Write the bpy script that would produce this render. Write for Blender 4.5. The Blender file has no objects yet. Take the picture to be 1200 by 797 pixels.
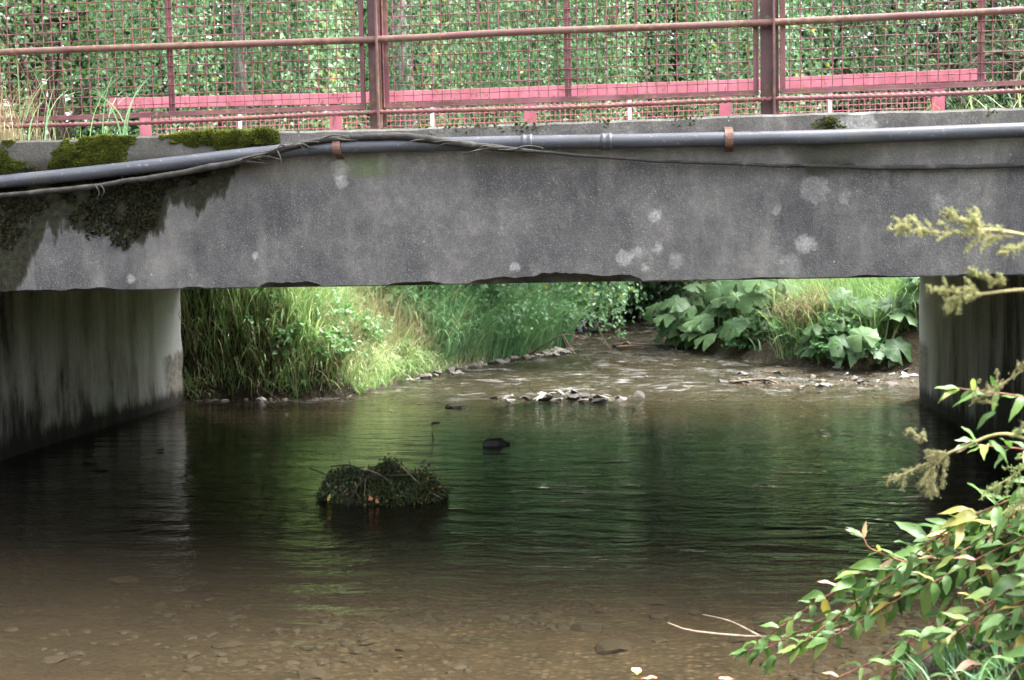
import bpy, bmesh, math
import numpy as np
from mathutils import Matrix, Vector
rs = np.random.RandomState(11)
SC = bpy.context.scene
COL = SC.collection
R = math.radians

# ------------------------------------------------------------------ camera, sky, sun, exposure
cam_d = bpy.data.cameras.new('camera'); cam = bpy.data.objects.new('camera', cam_d); COL.objects.link(cam)
ax = Vector((0.99053398, 0.13571725, -0.02057324)); ay = Vector((0.01050184, 0.07451143, 0.99716486))
az = -Vector((-0.13686541, 0.98794174, -0.07238082))
M = Matrix((ax, ay, az)).transposed().to_4x4(); M.translation = (0, 0, 1.57)
cam.matrix_world = M
cam_d.sensor_width = 36; cam_d.lens = 36 * 1485 / 1200; cam_d.clip_start = 0.05; cam_d.clip_end = 2000
cam_d.dof.use_dof = True; cam_d.dof.focus_distance = 7.6; cam_d.dof.aperture_fstop = 4.8
SC.camera = cam
SUN_EL, SUN_AZ = R(60), R(78)          # azimuth from +Y (upstream) towards +X
w = bpy.data.worlds.new('World'); SC.world = w; w.use_nodes = True
wn = w.node_tree; wn.nodes.clear()
sky = wn.nodes.new('ShaderNodeTexSky'); sky.sky_type = 'NISHITA'; sky.sun_disc = False
sky.sun_elevation = SUN_EL; sky.sun_rotation = SUN_AZ; sky.dust_density = 6; sky.air_density = 1.0; sky.ozone_density = 0.6
hs = wn.nodes.new('ShaderNodeHueSaturation'); hs.inputs['Saturation'].default_value = 0.35
bg = wn.nodes.new('ShaderNodeBackground'); bg.inputs[1].default_value = 0.15
wo = wn.nodes.new('ShaderNodeOutputWorld')
wn.links.new(sky.outputs[0], hs.inputs['Color']); wn.links.new(hs.outputs[0], bg.inputs[0]); wn.links.new(bg.outputs[0], wo.inputs[0])
sd = bpy.data.lights.new('sun', 'SUN'); sd.energy = 1.5; sd.angle = R(30); sd.color = (1, 0.98, 0.94)
sun = bpy.data.objects.new('sun', sd); COL.objects.link(sun)
sv = Vector((math.sin(SUN_AZ) * math.cos(SUN_EL), math.cos(SUN_AZ) * math.cos(SUN_EL), math.sin(SUN_EL)))
sun.rotation_euler = sv.to_track_quat('Z', 'Y').to_euler(); sun.location = (12, 8, 20)
SC.view_settings.view_transform = 'Standard'; SC.view_settings.look = 'None'
SC.view_settings.exposure = 3.15; SC.view_settings.gamma = 1; SC.view_settings.use_curve_mapping = False
SC.cycles.max_bounces = 6; SC.cycles.diffuse_bounces = 4; SC.cycles.glossy_bounces = 2; SC.cycles.transmission_bounces = 2; SC.cycles.use_adaptive_sampling = True; SC.cycles.adaptive_threshold = 0.02; SC.cycles.transparent_max_bounces = 6
SC.cycles.caustics_reflective = False; SC.cycles.caustics_refractive = False

# ------------------------------------------------------------------ helpers
def tag(o, label=None, cat=None, group=None, kind=None):
    if label: o['label'] = label
    if cat: o['category'] = cat
    if group: o['group'] = group
    if kind: o['kind'] = kind
    return o

def empty(name, loc, label, cat, group=None):
    o = bpy.data.objects.new(name, None); COL.objects.link(o); o.location = loc
    o.empty_display_size = 0.1
    return tag(o, label, cat, group)

def make_mesh(name, v, f, mat, smooth=True, attr=None):
    """v (N,3), f (M,k) array or list of such arrays, attr: per-point float 'rnd'"""
    v = np.asarray(v, np.float32)
    fl = f if isinstance(f, list) else [f]
    fl = [np.asarray(a, np.int32) for a in fl if len(a)]
    me = bpy.data.meshes.new(name)
    me.vertices.add(len(v)); me.vertices.foreach_set('co', v.ravel())
    nl = sum(a.size for a in fl); npoly = sum(len(a) for a in fl)
    me.loops.add(nl); me.polygons.add(npoly)
    me.loops.foreach_set('vertex_index', np.concatenate([a.ravel() for a in fl]))
    tot = np.concatenate([np.full(len(a), a.shape[1], np.int32) for a in fl])
    me.polygons.foreach_set('loop_start', np.concatenate([[0], np.cumsum(tot)[:-1]]).astype(np.int32))
    me.polygons.foreach_set('use_smooth', np.full(npoly, bool(smooth)))
    if attr is not None:
        a = me.attributes.new('rnd', 'FLOAT', 'POINT'); a.data.foreach_set('value', np.asarray(attr, np.float32))
    me.update(calc_edges=True); me.validate()
    if mat: me.materials.append(mat)
    return me

def link(name, me, parent=None):
    o = bpy.data.objects.new(name, me); COL.objects.link(o)
    if parent is not None: o.parent = parent
    return o

class MB:
    """collects shapes into one mesh"""
    def __init__(s): s.v = []; s.q = []; s.t = []; s.n = 0; s.a = []
    def add(s, v, q=None, t=None, a=0.5):
        v = np.asarray(v, float); s.v.append(v)
        if q is not None and len(q): s.q.append(np.asarray(q, int) + s.n)
        if t is not None and len(t): s.t.append(np.asarray(t, int) + s.n)
        s.a.append(np.full(len(v), a) if np.isscalar(a) else np.asarray(a)); s.n += len(v)
        return s
    def box(s, x0, x1, y0, y1, z0, z1, a=0.5):
        v = [(x, y, z) for z in (z0, z1) for y in (y0, y1) for x in (x0, x1)]
        return s.add(v, [(0, 2, 3, 1), (4, 5, 7, 6), (0, 1, 5, 4), (2, 6, 7, 3), (0, 4, 6, 2), (1, 3, 7, 5)], a=a)
    def tube(s, p, r, n=8, a=0.5, cap=True):
        v, q = tube_arrays(p, r, n); t = []
        if cap:
            k = len(p); v = np.vstack([v, p[0], p[-1]])
            t = [(k * n, (i + 1) % n, i) for i in range(n)] + [(k * n + 1, (k - 1) * n + i, (k - 1) * n + (i + 1) % n) for i in range(n)]
        return s.add(v, q, t, a)
    def build(s, name, mat, parent=None, smooth=True, bevel=0):
        v = np.vstack(s.v)
        if parent is not None:
            loc = np.array(parent.location)
            pp = parent.parent
            while pp is not None: loc = loc + np.array(pp.location); pp = pp.parent
            v = v - loc
        fl = []
        if s.q: fl.append(np.vstack(s.q))
        if s.t: fl.append(np.vstack(s.t))
        me = make_mesh(name, v, fl, mat, smooth, np.concatenate(s.a))
        o = link(name, me, parent)
        if bevel:
            b = o.modifiers.new('bevel', 'BEVEL'); b.width = bevel; b.segments = 2; b.limit_method = 'ANGLE'
        return o

def tube_arrays(p, r, n):
    p = np.asarray(p, float); k = len(p); r = np.full(k, r) if np.isscalar(r) else np.asarray(r, float)
    t = np.gradient(p, axis=0); t /= np.linalg.norm(t, axis=1)[:, None] + 1e-9
    u = np.zeros_like(p)
    ref = np.array([0, 0, 1.]) if abs(t[0][2]) < 0.9 else np.array([1., 0, 0])
    a = np.cross(t[0], ref); a /= np.linalg.norm(a)
    for i in range(k):
        a = a - t[i] * a.dot(t[i]); a /= np.linalg.norm(a) + 1e-9; u[i] = a
    b = np.cross(t, u)
    ang = np.arange(n) / n * 2 * np.pi
    v = p[:, None] + r[:, None, None] * (np.cos(ang)[None, :, None] * u[:, None] + np.sin(ang)[None, :, None] * b[:, None])
    q = []
    i = np.arange(k - 1)[:, None] * n; j = np.arange(n)[None]; j2 = (j + 1) % n
    q = np.stack([i + j, i + j2, i + n + j2, i + n + j], -1).reshape(-1, 4)
    return v.reshape(-1, 3), q

def spline(pts, n):
    """Catmull-Rom through the points"""
    p = np.asarray(pts, float); P = np.vstack([2 * p[0] - p[1], p, 2 * p[-1] - p[-2]])
    out = []; m = len(p) - 1
    for t in np.linspace(0, m, n):
        i = min(int(t), m - 1); u = t - i
        a, b, c, d = P[i], P[i + 1], P[i + 2], P[i + 3]
        out.append(0.5 * (2 * b + (c - a) * u + (2 * a - 5 * b + 4 * c - d) * u * u + (3 * b - a - 3 * c + d) * u ** 3))
    return np.array(out)

def hash3(i, j, k):
    h = (i * 374761393 + j * 668265263 + k * 2147483647 + 1274126177) & 0xffffffff
    h = ((h ^ (h >> 13)) * 1274126177) & 0xffffffff
    h = ((h ^ (h >> 16)) * 2246822519) & 0xffffffff
    return ((h ^ (h >> 15)) & 0xffff) / 65535.0

def vn(x, y, z=0.0):
    x, y, z = np.broadcast_arrays(np.asarray(x, float), np.asarray(y, float), np.asarray(z, float))
    i, j, k = [np.floor(c).astype(np.int64) for c in (x, y, z)]
    u, v, t = x - i, y - j, z - k
    u, v, t = [c * c * (3 - 2 * c) for c in (u, v, t)]
    o = 0
    for a in (0, 1):
        for b in (0, 1):
            for c in (0, 1):
                o = o + hash3(i + a, j + b, k + c) * (u if a else 1 - u) * (v if b else 1 - v) * (t if c else 1 - t)
    return o

def fbm(x, y, z=0.0, o=4):
    s = 0; a = 0.5
    for k in range(o):
        s = s + a * vn(np.asarray(x) * 2 ** k + 17.3 * k, np.asarray(y) * 2 ** k + 5.1 * k, np.asarray(z) * 2 ** k + 9.7 * k); a *= 0.5
    return s / (1 - 0.5 ** o)

def sstep(a, b, x):
    t = np.clip((np.asarray(x, float) - a) / (b - a), 0, 1); return t * t * (3 - 2 * t)

# ------------------------------------------------------------------ node helpers
class NT:
    def __init__(s, name):
        s.m = bpy.data.materials.new(name); s.m.use_nodes = True; s.t = s.m.node_tree; s.t.nodes.clear()
        s.out = s.t.nodes.new('ShaderNodeOutputMaterial')
    def n(s, typ, props=None, **inp):
        nd = s.t.nodes.new('ShaderNode' + typ)
        for k, v in (props or {}).items(): setattr(nd, k, v)
        for k, v in inp.items():
            key = int(k[1:]) if k[0] == 'i' and k[1:].isdigit() else k.replace('_', ' ')
            s.set(nd.inputs[key], v)
        return nd
    def set(s, sock, v):
        if hasattr(v, 'is_output') or isinstance(v, bpy.types.NodeSocket): s.t.links.new(v, sock)
        elif isinstance(v, bpy.types.Node): s.t.links.new(v.outputs[0], sock)
        else:
            if isinstance(v, tuple) and len(v) == 3 and sock.type == 'RGBA': v = v + (1,)
            sock.default_value = v
    def math(s, op, a, b=0.0, clamp=False):
        return s.n('Math', {'operation': op, 'use_clamp': clamp}, i0=a, i1=b).outputs[0]
    def pos(s): return s.n('NewGeometry').outputs['Position']
    def scale(s, v, xyz): return s.n('VectorMath', {'operation': 'MULTIPLY'}, i0=v, i1=xyz).outputs[0]
    def noise(s, v, sc, det=4, rough=0.55): return s.n('TexNoise', None, Vector=v, Scale=sc, Detail=det, Roughness=rough).outputs[0]
    def ramp(s, f, stops):
        nd = s.n('ValToRGB', None, Fac=f); e = nd.color_ramp.elements
        while len(e) < len(stops): e.new(0.5)
        for el, (p, c) in zip(e, stops): el.position = p; el.color = (*c, 1)
        return nd.outputs[0]
    def mapr(s, v, a, b, c=0.0, d=1.0): return s.n('MapRange', None, Value=v, i1=a, i2=b, i3=c, i4=d).outputs[0]
    def mix(s, f, a, b, mode='MIX'):
        nd = s.n('Mix', {'data_type': 'RGBA', 'blend_type': mode})
        s.set(nd.inputs[0], f); s.set(nd.inputs[6], a); s.set(nd.inputs[7], b); return nd.outputs[2]
    def bump(s, h, strength=0.3, dist=0.01, normal=None):
        nd = s.n('Bump', None, Strength=strength, Distance=dist, Height=h)
        if normal is not None: s.set(nd.inputs['Normal'], normal)
        return nd.outputs[0]
    def bsdf(s, col, rough=0.8, normal=None, **k):
        nd = s.n('BsdfPrincipled', None, Base_Color=col, Roughness=rough, **k)
        if normal is not None: s.set(nd.inputs['Normal'], normal)
        s.t.links.new(nd.outputs[0], s.out.inputs[0]); return s.m
    def surf(s, sh): s.t.links.new(sh.outputs[0] if isinstance(sh, bpy.types.Node) else sh, s.out.inputs[0]); return s.m

def leaf_mat(name, stops, trans=0.4, gloss=0.10, rough=0.42, objrand=False, tint=(0.55, 0.75, 0.15), veins=False):
    t = NT(name)
    if objrand: r = t.n('ObjectInfo').outputs['Random']
    else: r = t.n('Attribute', {'attribute_name': 'rnd'}).outputs['Fac']
    c = t.ramp(r, stops)
    nrm = None
    if objrand:
        nz = t.noise(t.pos(), 22, 3)
        c = t.mix(t.mapr(nz, 0.3, 0.7, 0, 0.35), c, t.mix(0.5, c, (0.30, 0.30, 0.06)))
        nrm = t.bump(t.noise(t.pos(), 90, 2), 0.25, 0.004)
    kw = {'Normal': nrm} if nrm is not None else {}
    d = t.n('BsdfDiffuse', None, Color=c, **kw)
    tr = t.n('BsdfTranslucent', None, Color=t.mix(0.5, c, t.mix(1.0, c, (1.2, 1.4, 0.85), 'MULTIPLY')))
    m1 = t.n('MixShader', None, i0=trans, i1=d.outputs[0], i2=tr.outputs[0])
    g = t.n('BsdfGlossy', None, Color=(0.9, 0.95, 1.0), Roughness=rough, **kw)
    fr = t.n('LayerWeight', None, Blend=0.35)
    m2 = t.n('MixShader', None, i0=t.mapr(fr.outputs['Facing'], 0, 1, gloss * 0.12, gloss * 0.75), i1=m1.outputs[0], i2=g.outputs[0])
    return t.surf(m2)

# ------------------------------------------------------------------ materials
def concrete_front():
    t = NT('weathered_concrete'); p = t.pos()
    sp = t.n('SeparateXYZ', None, Vector=p); x, y, z = sp.outputs
    big = t.noise(t.scale(p, (1.0, 1.0, 0.9)), 2.1, 8, 0.68)
    streak = t.noise(t.scale(p, (5, 5, 0.45)), 1.0, 6, 0.7)
    f = t.math('ADD', t.math('MULTIPLY', big, 0.80), t.math('MULTIPLY', streak, 0.20))
    c = t.ramp(f, [(0.36, (0.042, 0.041, 0.044)), (0.45, (0.080, 0.078, 0.078)), (0.53, (0.122, 0.118, 0.112)), (0.61, (0.170, 0.162, 0.150)), (0.70, (0.25, 0.237, 0.215))])
    # lighter upper strip (kerb upstand) with an uneven lower edge
    ub = t.mapr(t.math('ADD', z, t.math('MULTIPLY', t.noise(p, 3, 4), 0.12)), 2.01, 2.08)
    c = t.mix(t.math('MULTIPLY', ub, 0.75), c, t.ramp(t.noise(p, 6, 6), [(0.3, (0.075, 0.07, 0.06)), (0.7, (0.22, 0.21, 0.187))]))
    # aggregate speckle
    sp1 = t.noise(p, 85, 3, 0.7); sp2 = t.noise(p, 230, 2, 0.6)
    c = t.mix(t.mapr(sp1, 0.35, 0.65, 0.0, 0.55), t.mix(1.0, c, (0.66, 0.66, 0.68), 'MULTIPLY'), c)
    c = t.mix(t.mapr(sp2, 0.58, 0.72, 0, 0.45), c, (0.5, 0.49, 0.46))
    vor = t.n('TexVoronoi', None, Vector=p, Scale=28.0)
    spk = t.math('MULTIPLY', t.mapr(vor.outputs['Distance'], 0.13, 0.08), t.mapr(t.n('SeparateXYZ', None, Vector=vor.outputs['Color']).outputs[0], 0.92, 0.98))
    c = t.mix(t.math('MULTIPLY', spk, .6), c, (0.5, 0.49, 0.46))
    pit = t.math('MULTIPLY', t.mapr(vor.outputs['Distance'], 0.16, 0.1), t.mapr(t.n('SeparateXYZ', None, Vector=vor.outputs['Color']).outputs[1], 0.93, 0.95))
    c = t.mix(pit, c, (0.03, 0.03, 0.03))
    # dark algae under the pipe at the overgrown end, dripping down the face
    drip = t.noise(t.scale(p, (5.5, 1, 1.6)), 1.0, 5, 0.62)
    lim = t.math('ADD', t.mapr(x, -2.7, -2.0, 1.70, 2.12), t.math('MULTIPLY', t.math('SUBTRACT', drip, 0.5), -0.75))
    lim = t.math('SUBTRACT', lim, t.mapr(t.math('ADD', x, t.math('MULTIPLY', t.math('SUBTRACT', drip, .5), .5)), -3.38, -3.62, 0, 0.6))
    alg = t.math('MULTIPLY', t.mapr(t.math('SUBTRACT', z, lim), -0.01, 0.045), t.math('MULTIPLY', t.mapr(x, -1.9, -2.2), t.mapr(z, 2.10, 2.03, .25, 1.0)))
    algc = t.ramp(t.noise(p, 34, 5, 0.7), [(0.35, (0.008, 0.008, 0.006)), (0.6, (0.022, 0.022, 0.012)), (0.75, (0.05, 0.05, 0.018))])
    c = t.mix(alg, c, algc)
    # dark algae patch, green bloom and dark grey strips just below the pipe
    n14 = t.noise(p, 14, 5)
    for (cx, cz, rx, rz, colr, s) in [(0.70, 2.00, 0.20, 0.10, (0.025, 0.026, 0.014), 0.95), (0.63, 1.93, 0.06, 0.06, (0.03, 0.03, 0.02), 0.8),
                                      (-1.62, 2.0, 0.16, 0.06, (0.10, 0.13, 0.05), 0.6), (-2.0, 1.99, 0.3, 0.06, (0.09, 0.085, 0.07), 0.7), (1.1, 2.0, 0.6, 0.05, (0.08, 0.08, 0.07), 0.45), (-0.4, 2.02, 1.0, 0.035, (0.07, 0.07, 0.062), 0.6)]:
        d = t.n('VectorMath', {'operation': 'LENGTH'}, i0=t.scale(t.n('VectorMath', {'operation': 'SUBTRACT'}, i0=p, i1=(cx, 6.35, cz)).outputs[0], (1 / rx, 0, 1 / rz))).outputs['Value']
        k = t.mapr(t.math('ADD', d, t.math('MULTIPLY', n14, 1.2)), 1.75, 1.25, 0, s)
        c = t.mix(k, c, colr)
    # white lichen blotches
    dn = t.math('MULTIPLY', t.math('SUBTRACT', t.noise(p, 26, 4), 0.5), 0.075)
    lich = t.ramp(sp1, [(.35, (.26, .255, .24)), (.65, (.50, .495, .47))])
    for (cx, cz, r, s) in [(-0.154, 1.71, .042, .75), (-.308, 1.511, .05, .7), (-.249, 1.535, .035, .6), (-.139, 1.554, .03, .7), (.579, 1.56, .06, .8),
                           (-.863, 1.474, .028, .8), (.624, 1.824, .085, .35), (.766, 1.788, .04, .35), (.44, 1.725, .03, .45), (-1.745, 1.926, .04, .8), (-2.221, 1.556, .02, .9),
                           (-3.477, 1.74, .03, .9), (.847, 2.126, .09, 1.0), (.76, 2.13, .05, .9), (-1.75, 1.99, .06, .5), (.5, 1.46, .07, .3), (-2.9, 1.45, .025, .6), (.95, 1.9, .03, .3), (-.05, 1.49, .05, .4), (-0.20, 1.46, .02, .9), (1.2, 1.75, .04, .4), (-3.38, 1.78, .05, .4)]:
        d = t.n('VectorMath', {'operation': 'DISTANCE'}, i0=t.scale(p, (1, 0, 1)), i1=(cx, 0, cz)).outputs['Value']
        k = t.mapr(t.math('ADD', d, dn), r * .8 + .008, r * .8 - .012, 0, s * .62)
        c = t.mix(k, c, lich)
    # fine mottling and soft drip stains
    c = t.mix(t.mapr(t.noise(p, 17, 6, .7), .40, .62, .42, 0), c, (.055, .054, .053))
    c = t.mix(t.mapr(t.noise(t.scale(p, (6, 6, 1.6)), 1.0, 6, .7), .52, .70, 0, .30), c, (.22, .208, .188))
    c = t.mix(alg, c, algc)
    h = t.math('ADD', t.math('MULTIPLY', sp1, 0.6), t.math('ADD', t.math('MULTIPLY', t.noise(p, 9, 4), 0.8), t.math('MULTIPLY', alg, t.noise(p, 40, 5))))
    return t.bsdf(c, 0.92, t.bump(h, 0.38, 0.018), Specular_IOR_Level=0.2)

def concrete_wall():
    t = NT('limestreaked_concrete'); p = t.pos()
    sp = t.n('SeparateXYZ', None, Vector=p); x, y, z = sp.outputs
    st = t.noise(t.scale(p, (3, 3.0, 0.62)), 1.0, 6, 0.62)
    st2 = t.noise(t.scale(p, (3, 14, 1.1)), 1.0, 4, 0.6)
    bg_ = t.noise(p, 2.0, 6, 0.6)
    f = t.math('ADD', t.math('ADD', t.math('MULTIPLY', st, .66), t.math('MULTIPLY', st2, .14)), t.math('MULTIPLY', bg_, 0.20))
    end = t.math('ADD', t.mapr(y, 9.5, 12.75, 0.02, 0.16), t.mapr(y, 12.0, 12.5, 0.0, 0.14))  # wall pales upstream: light from the open end painted over the lime
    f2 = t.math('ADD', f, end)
    # the lime thins out downwards
    f2 = t.math('SUBTRACT', f2, t.mapr(z, 0.75, 0.05, 0.0, 0.13))
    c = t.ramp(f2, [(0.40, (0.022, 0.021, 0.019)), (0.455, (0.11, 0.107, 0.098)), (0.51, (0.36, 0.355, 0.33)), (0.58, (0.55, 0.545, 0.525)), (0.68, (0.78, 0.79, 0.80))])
    c = t.mix(t.mapr(t.noise(p, 60, 3, .7), .35, .65, 0.0, .5), t.mix(1.0, c, (0.68, 0.68, 0.66), 'MULTIPLY'), c)
    # bare patch low at the upstream end, then the dark tide band
    bare = t.math('MULTIPLY', t.mapr(y, 12.25, 12.4), t.mapr(t.math('ADD', z, t.math('MULTIPLY', t.noise(p, 6, 4), .3)), 0.72, 0.66))
    c = t.mix(bare, c, t.ramp(t.noise(p, 20, 5), [(.3, (.15, .14, .12)), (.7, (.36, .34, .31))]))
    wet = t.mapr(t.math('ADD', z, t.math('MULTIPLY', t.noise(t.scale(p, (1, 3, 1)), 3, 4), 0.22)), 0.30, 0.2)
    c = t.mix(t.math('MULTIPLY', wet, .93), c, (0.014, 0.014, 0.011))
    return t.bsdf(c, 0.85, t.bump(t.math('ADD', t.noise(p, 40, 5), t.math('MULTIPLY', st2, .8)), 0.5, 0.012), Specular_IOR_Level=0.25)

def plain_concrete():
    t = NT('underside_concrete'); p = t.pos()
    c = t.ramp(t.noise(p, 3, 6), [(.3, (.10, .095, .085)), (.7, (.22, .21, .19))])
    return t.bsdf(c, .9, t.bump(t.noise(p, 30, 4), .4, .01))

def paint(name, c1, c2, rust=0.5, sc=9.0):
    t = NT(name); p = t.pos()
    c = t.mix(t.mapr(t.noise(p, 5, 4), .35, .65), c1, c2)
    rm = t.mapr(t.noise(t.scale(p, (1, 1, 0.6)), sc, 6, .65), 0.62 - rust * .2, 0.70 - rust * .2)
    rc = t.ramp(t.noise(p, 30, 4), [(.3, (.07, .035, .025)), (.55, (.16, .085, .055)), (.75, (.26, .17, .12))])
    c = t.mix(t.math('MULTIPLY', rm, .85), c, rc)
    c = t.mix(t.mapr(t.noise(t.scale(p, (1, 1, .4)), 7, 6, .7), .42, .68, 0, .5), c, t.mix(1.0, c, (.55, .50, .46), 'MULTIPLY'))
    c = t.mix(t.math('MULTIPLY', t.mapr(t.noise(p, 17, 3), .66, .69), .6 * (rust > .3)), c, (.20, .19, .10))
    return t.bsdf(c, .55, t.bump(t.math('ADD', rm, t.math('MULTIPLY', t.noise(p, 50, 3), .5)), .35, .003), Specular_IOR_Level=.4)

def simple(name, stops, sc=12.0, rough=.85, bump=.4, dist=.01, spec=.3, det=5):
    t = NT(name); p = t.pos(); n = t.noise(p, sc, det, .62)
    return t.bsdf(t.ramp(n, stops), rough, t.bump(t.noise(p, sc * 2.2, det), bump, dist), Specular_IOR_Level=spec)

def pipe_mat():
    t = NT('bluegrey_plastic'); p = t.pos()
    n = t.noise(t.scale(p, (1.2, 6, 6)), 3, 5, .6)
    c = t.ramp(n, [(.3, (.028, .030, .037)), (.6, (.046, .050, .062)), (.8, (.075, .078, .09))])
    c = t.mix(t.mapr(t.noise(p, 45, 4), .6, .75, 0, .5), c, (.22, .21, .19))
    c = t.mix(t.math('MULTIPLY', t.mapr(t.noise(p, 3.0, 5, .7), .56, .70), .5), c, (.07, .07, .055))
    return t.bsdf(c, t.mapr(n, .3, .7, .30, .5), t.bump(n, .12, .004), Specular_IOR_Level=.5)

def moss_mat():
    t = NT('moss'); r = t.n('Attribute', {'attribute_name': 'rnd'}).outputs['Fac']; p = t.pos()
    k = t.math('ADD', t.math('MULTIPLY', r, .55), t.math('MULTIPLY', t.noise(p, 11, 4, .65), .5))
    c = t.ramp(k, [(.22, (.012, .013, .006)), (.42, (.04, .05, .012)), (.6, (.065, .078, .013)), (.78, (.14, .15, .025)), (.95, (.25, .24, .06))])
    d = t.n('BsdfDiffuse', None, Color=c); tr = t.n('BsdfTranslucent', None, Color=c)
    return t.surf(t.n('MixShader', None, i0=.25, i1=d.outputs[0], i2=tr.outputs[0]))

def ground_mat():
    t = NT('bank_soil_and_bed'); p = t.pos()
    bank = t.n('Attribute', {'attribute_name': 'rnd'}).outputs['Fac']
    bed = t.ramp(t.noise(p, 5, 7, .65), [(.3, (.015, .013, .008)), (.5, (.034, .029, .018)), (.7, (.058, .048, .031))])
    vor = t.n('TexVoronoi', None, Vector=t.scale(p, (1, 1.3, 1)), Scale=26.0, Randomness=1.0)
    pb = t.ramp(t.n('SeparateXYZ', None, Vector=vor.outputs['Color']).outputs[0], [(0, (.03, .025, .02)), (.4, (.075, .058, .037)), (.75, (.115, .09, .058)), (1, (.18, .15, .105))])
    bed = t.mix(t.mapr(vor.outputs['Distance'], .5, .3, 0, .6), bed, pb)
    bed = t.mix(t.mapr(t.noise(p, 1.6, 4), .45, .65, 0, .55), bed, (.038, .028, .017))
    silt_murk = t.mapr(t.math('ADD', t.n('SeparateXYZ', None, Vector=p).outputs[0], t.math('MULTIPLY', t.noise(p, .8, 4), 2.2)), -.3, -1.6, 0, .8)
    bed = t.mix(silt_murk, bed, (.020, .016, .011))  # left bed darkened in colour for the dimness of deeper, murkier water
    soil = t.ramp(t.noise(p, 7, 6, .65), [(.3, (.025, .02, .012)), (.6, (.06, .05, .028)), (.8, (.09, .10, .035))])
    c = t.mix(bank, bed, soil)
    h = t.math('ADD', t.math('MULTIPLY', vor.outputs['Distance'], -.6), t.noise(p, 18, 5))
    return t.bsdf(c, .9, t.bump(h, .8, .02), Specular_IOR_Level=.2)

def water_mat():
    t = NT('stream_water'); p = t.pos()
    sp = t.n('SeparateXYZ', None, Vector=p); y = sp.outputs[1]
    warp = t.n('VectorMath', {'operation': 'ADD'}, i0=p, i1=t.scale(t.n('TexNoise', None, Vector=p, Scale=1.3, Detail=2.0).outputs[1], (.5, .35, 0))).outputs[0]
    n1 = t.noise(t.scale(warp, (2.2, 7.5, 1)), 1.0, 3, .5)
    n2 = t.noise(t.scale(warp, (6.5, 19, 1)), 1.0, 3, .55)
    n3 = t.noise(t.scale(p, (22, 34, 1)), 1.0, 3, .6)
    calm = t.mapr(t.noise(t.scale(p, (.5, .8, 1)), 1.0, 2), .35, .65, .55, 1.2)
    calm = t.math('MULTIPLY', calm, t.math('MULTIPLY', t.mapr(y, 4.6, 6.2, .6, 1.7), t.mapr(y, 7.4, 9.5, 1.0, .62)))
    rif = t.mapr(y, 12.4, 13.6, 0, 1)
    h = t.math('ADD', t.math('MULTIPLY', n1, .0085), t.math('MULTIPLY', n2, .0060))
    h = t.math('MULTIPLY', h, calm)
    h = t.math('ADD', h, t.math('MULTIPLY', t.math('MULTIPLY', n3, rif), .010))
    h = t.math('ADD', h, t.math('MULTIPLY', t.math('MULTIPLY', n2, rif), .020))
    nrm = t.bump(h, 1.0, 1.0)
    fr = t.n('Fresnel', None, IOR=1.333, Normal=nrm)
    tr = t.n('BsdfTransparent', None, Color=(.82, .77, .66))
    df = t.n('BsdfDiffuse', None, Color=(.042, .035, .025))
    body = t.n('MixShader', None, i0=.14, i1=tr.outputs[0], i2=df.outputs[0])
    glint = t.math('MULTIPLY', t.mapr(t.noise(t.scale(warp, (3.2, 9, 1)), 1.0, 5, .7), .52, .66), rif)  # pale riffle flecks: sky glints painted in as diffuse white
    glint = t.math('MULTIPLY', glint, t.mapr(t.noise(t.scale(p, (.9, 1.5, 1)), 1.0, 2), .36, .6))
    body = t.n('MixShader', None, i0=t.math('MULTIPLY', glint, .45), i1=body.outputs[0], i2=t.n('BsdfDiffuse', None, Color=(.46, .46, .46)).outputs[0])
    gl = t.n('BsdfGlossy', None, Color=(1, 1, 1), Roughness=.015, Normal=nrm)
    return t.surf(t.n('MixShader', None, i0=fr.outputs[0], i1=body.outputs[0], i2=gl.outputs[0]))

def bark_mat(name, a, b):
    t = NT(name); p = t.pos()
    n = t.noise(t.scale(p, (6, 6, 1.6)), 3, 6, .65)
    return t.bsdf(t.ramp(n, [(.35, a), (.65, b)]), .9, t.bump(n, .6, .02), Specular_IOR_Level=.2)

def stone_mat(name, stops):
    t = NT(name); p = t.pos(); r = t.n('ObjectInfo').outputs['Random']
    c = t.ramp(r, stops); n = t.noise(p, 25, 5, .65)
    c = t.mix(t.mapr(n, .35, .7, .55, 0.0), c, (.04, .035, .025))
    return t.bsdf(c, .75, t.bump(n, .5, .008), Specular_IOR_Level=.35)

MT = {}
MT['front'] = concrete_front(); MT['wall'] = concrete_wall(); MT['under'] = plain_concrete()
MT['red'] = paint('faded_red_paint', (.105, .034, .040), (.20, .08, .09), .5)
MT['redwire'] = paint('red_wire_paint', (.12, .033, .042), (.20, .065, .078), .35)
MT['post'] = paint('peeling_red_paint', (.065, .03, .03), (.145, .072, .072), .68, 5.0)
MT['pink'] = paint('pink_paint', (.37, .088, .12), (.46, .15, .185), .22, 16.0)
MT['white'] = paint('white_paint', (.6, .6, .6), (.7, .7, .7), .1)
MT['rail'] = paint('worn_handrail_paint', (.135, .052, .052), (.16, .098, .076), .78, 3.2)
MT['rebar'] = paint('rusty_bar_paint', (.14, .045, .052), (.19, .085, .085), .66, 2.5)
MT['rust'] = simple('rusty_strap', [(.3, (.07, .038, .028)), (.6, (.15, .085, .066)), (.8, (.22, .15, .125))], 25)
MT['pipe'] = pipe_mat()
MT['cable'] = simple('weathered_rubber', [(.35, (.012, .011, .010)), (.6, (.035, .032, .028)), (.8, (.10, .094, .082))], 16)
MT['moss'] = moss_mat(); MT['ground'] = ground_mat(); MT['water'] = water_mat()
MT['asphalt'] = simple('asphalt', [(.3, (.04, .04, .04)), (.7, (.07, .07, .068))], 30)
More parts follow.
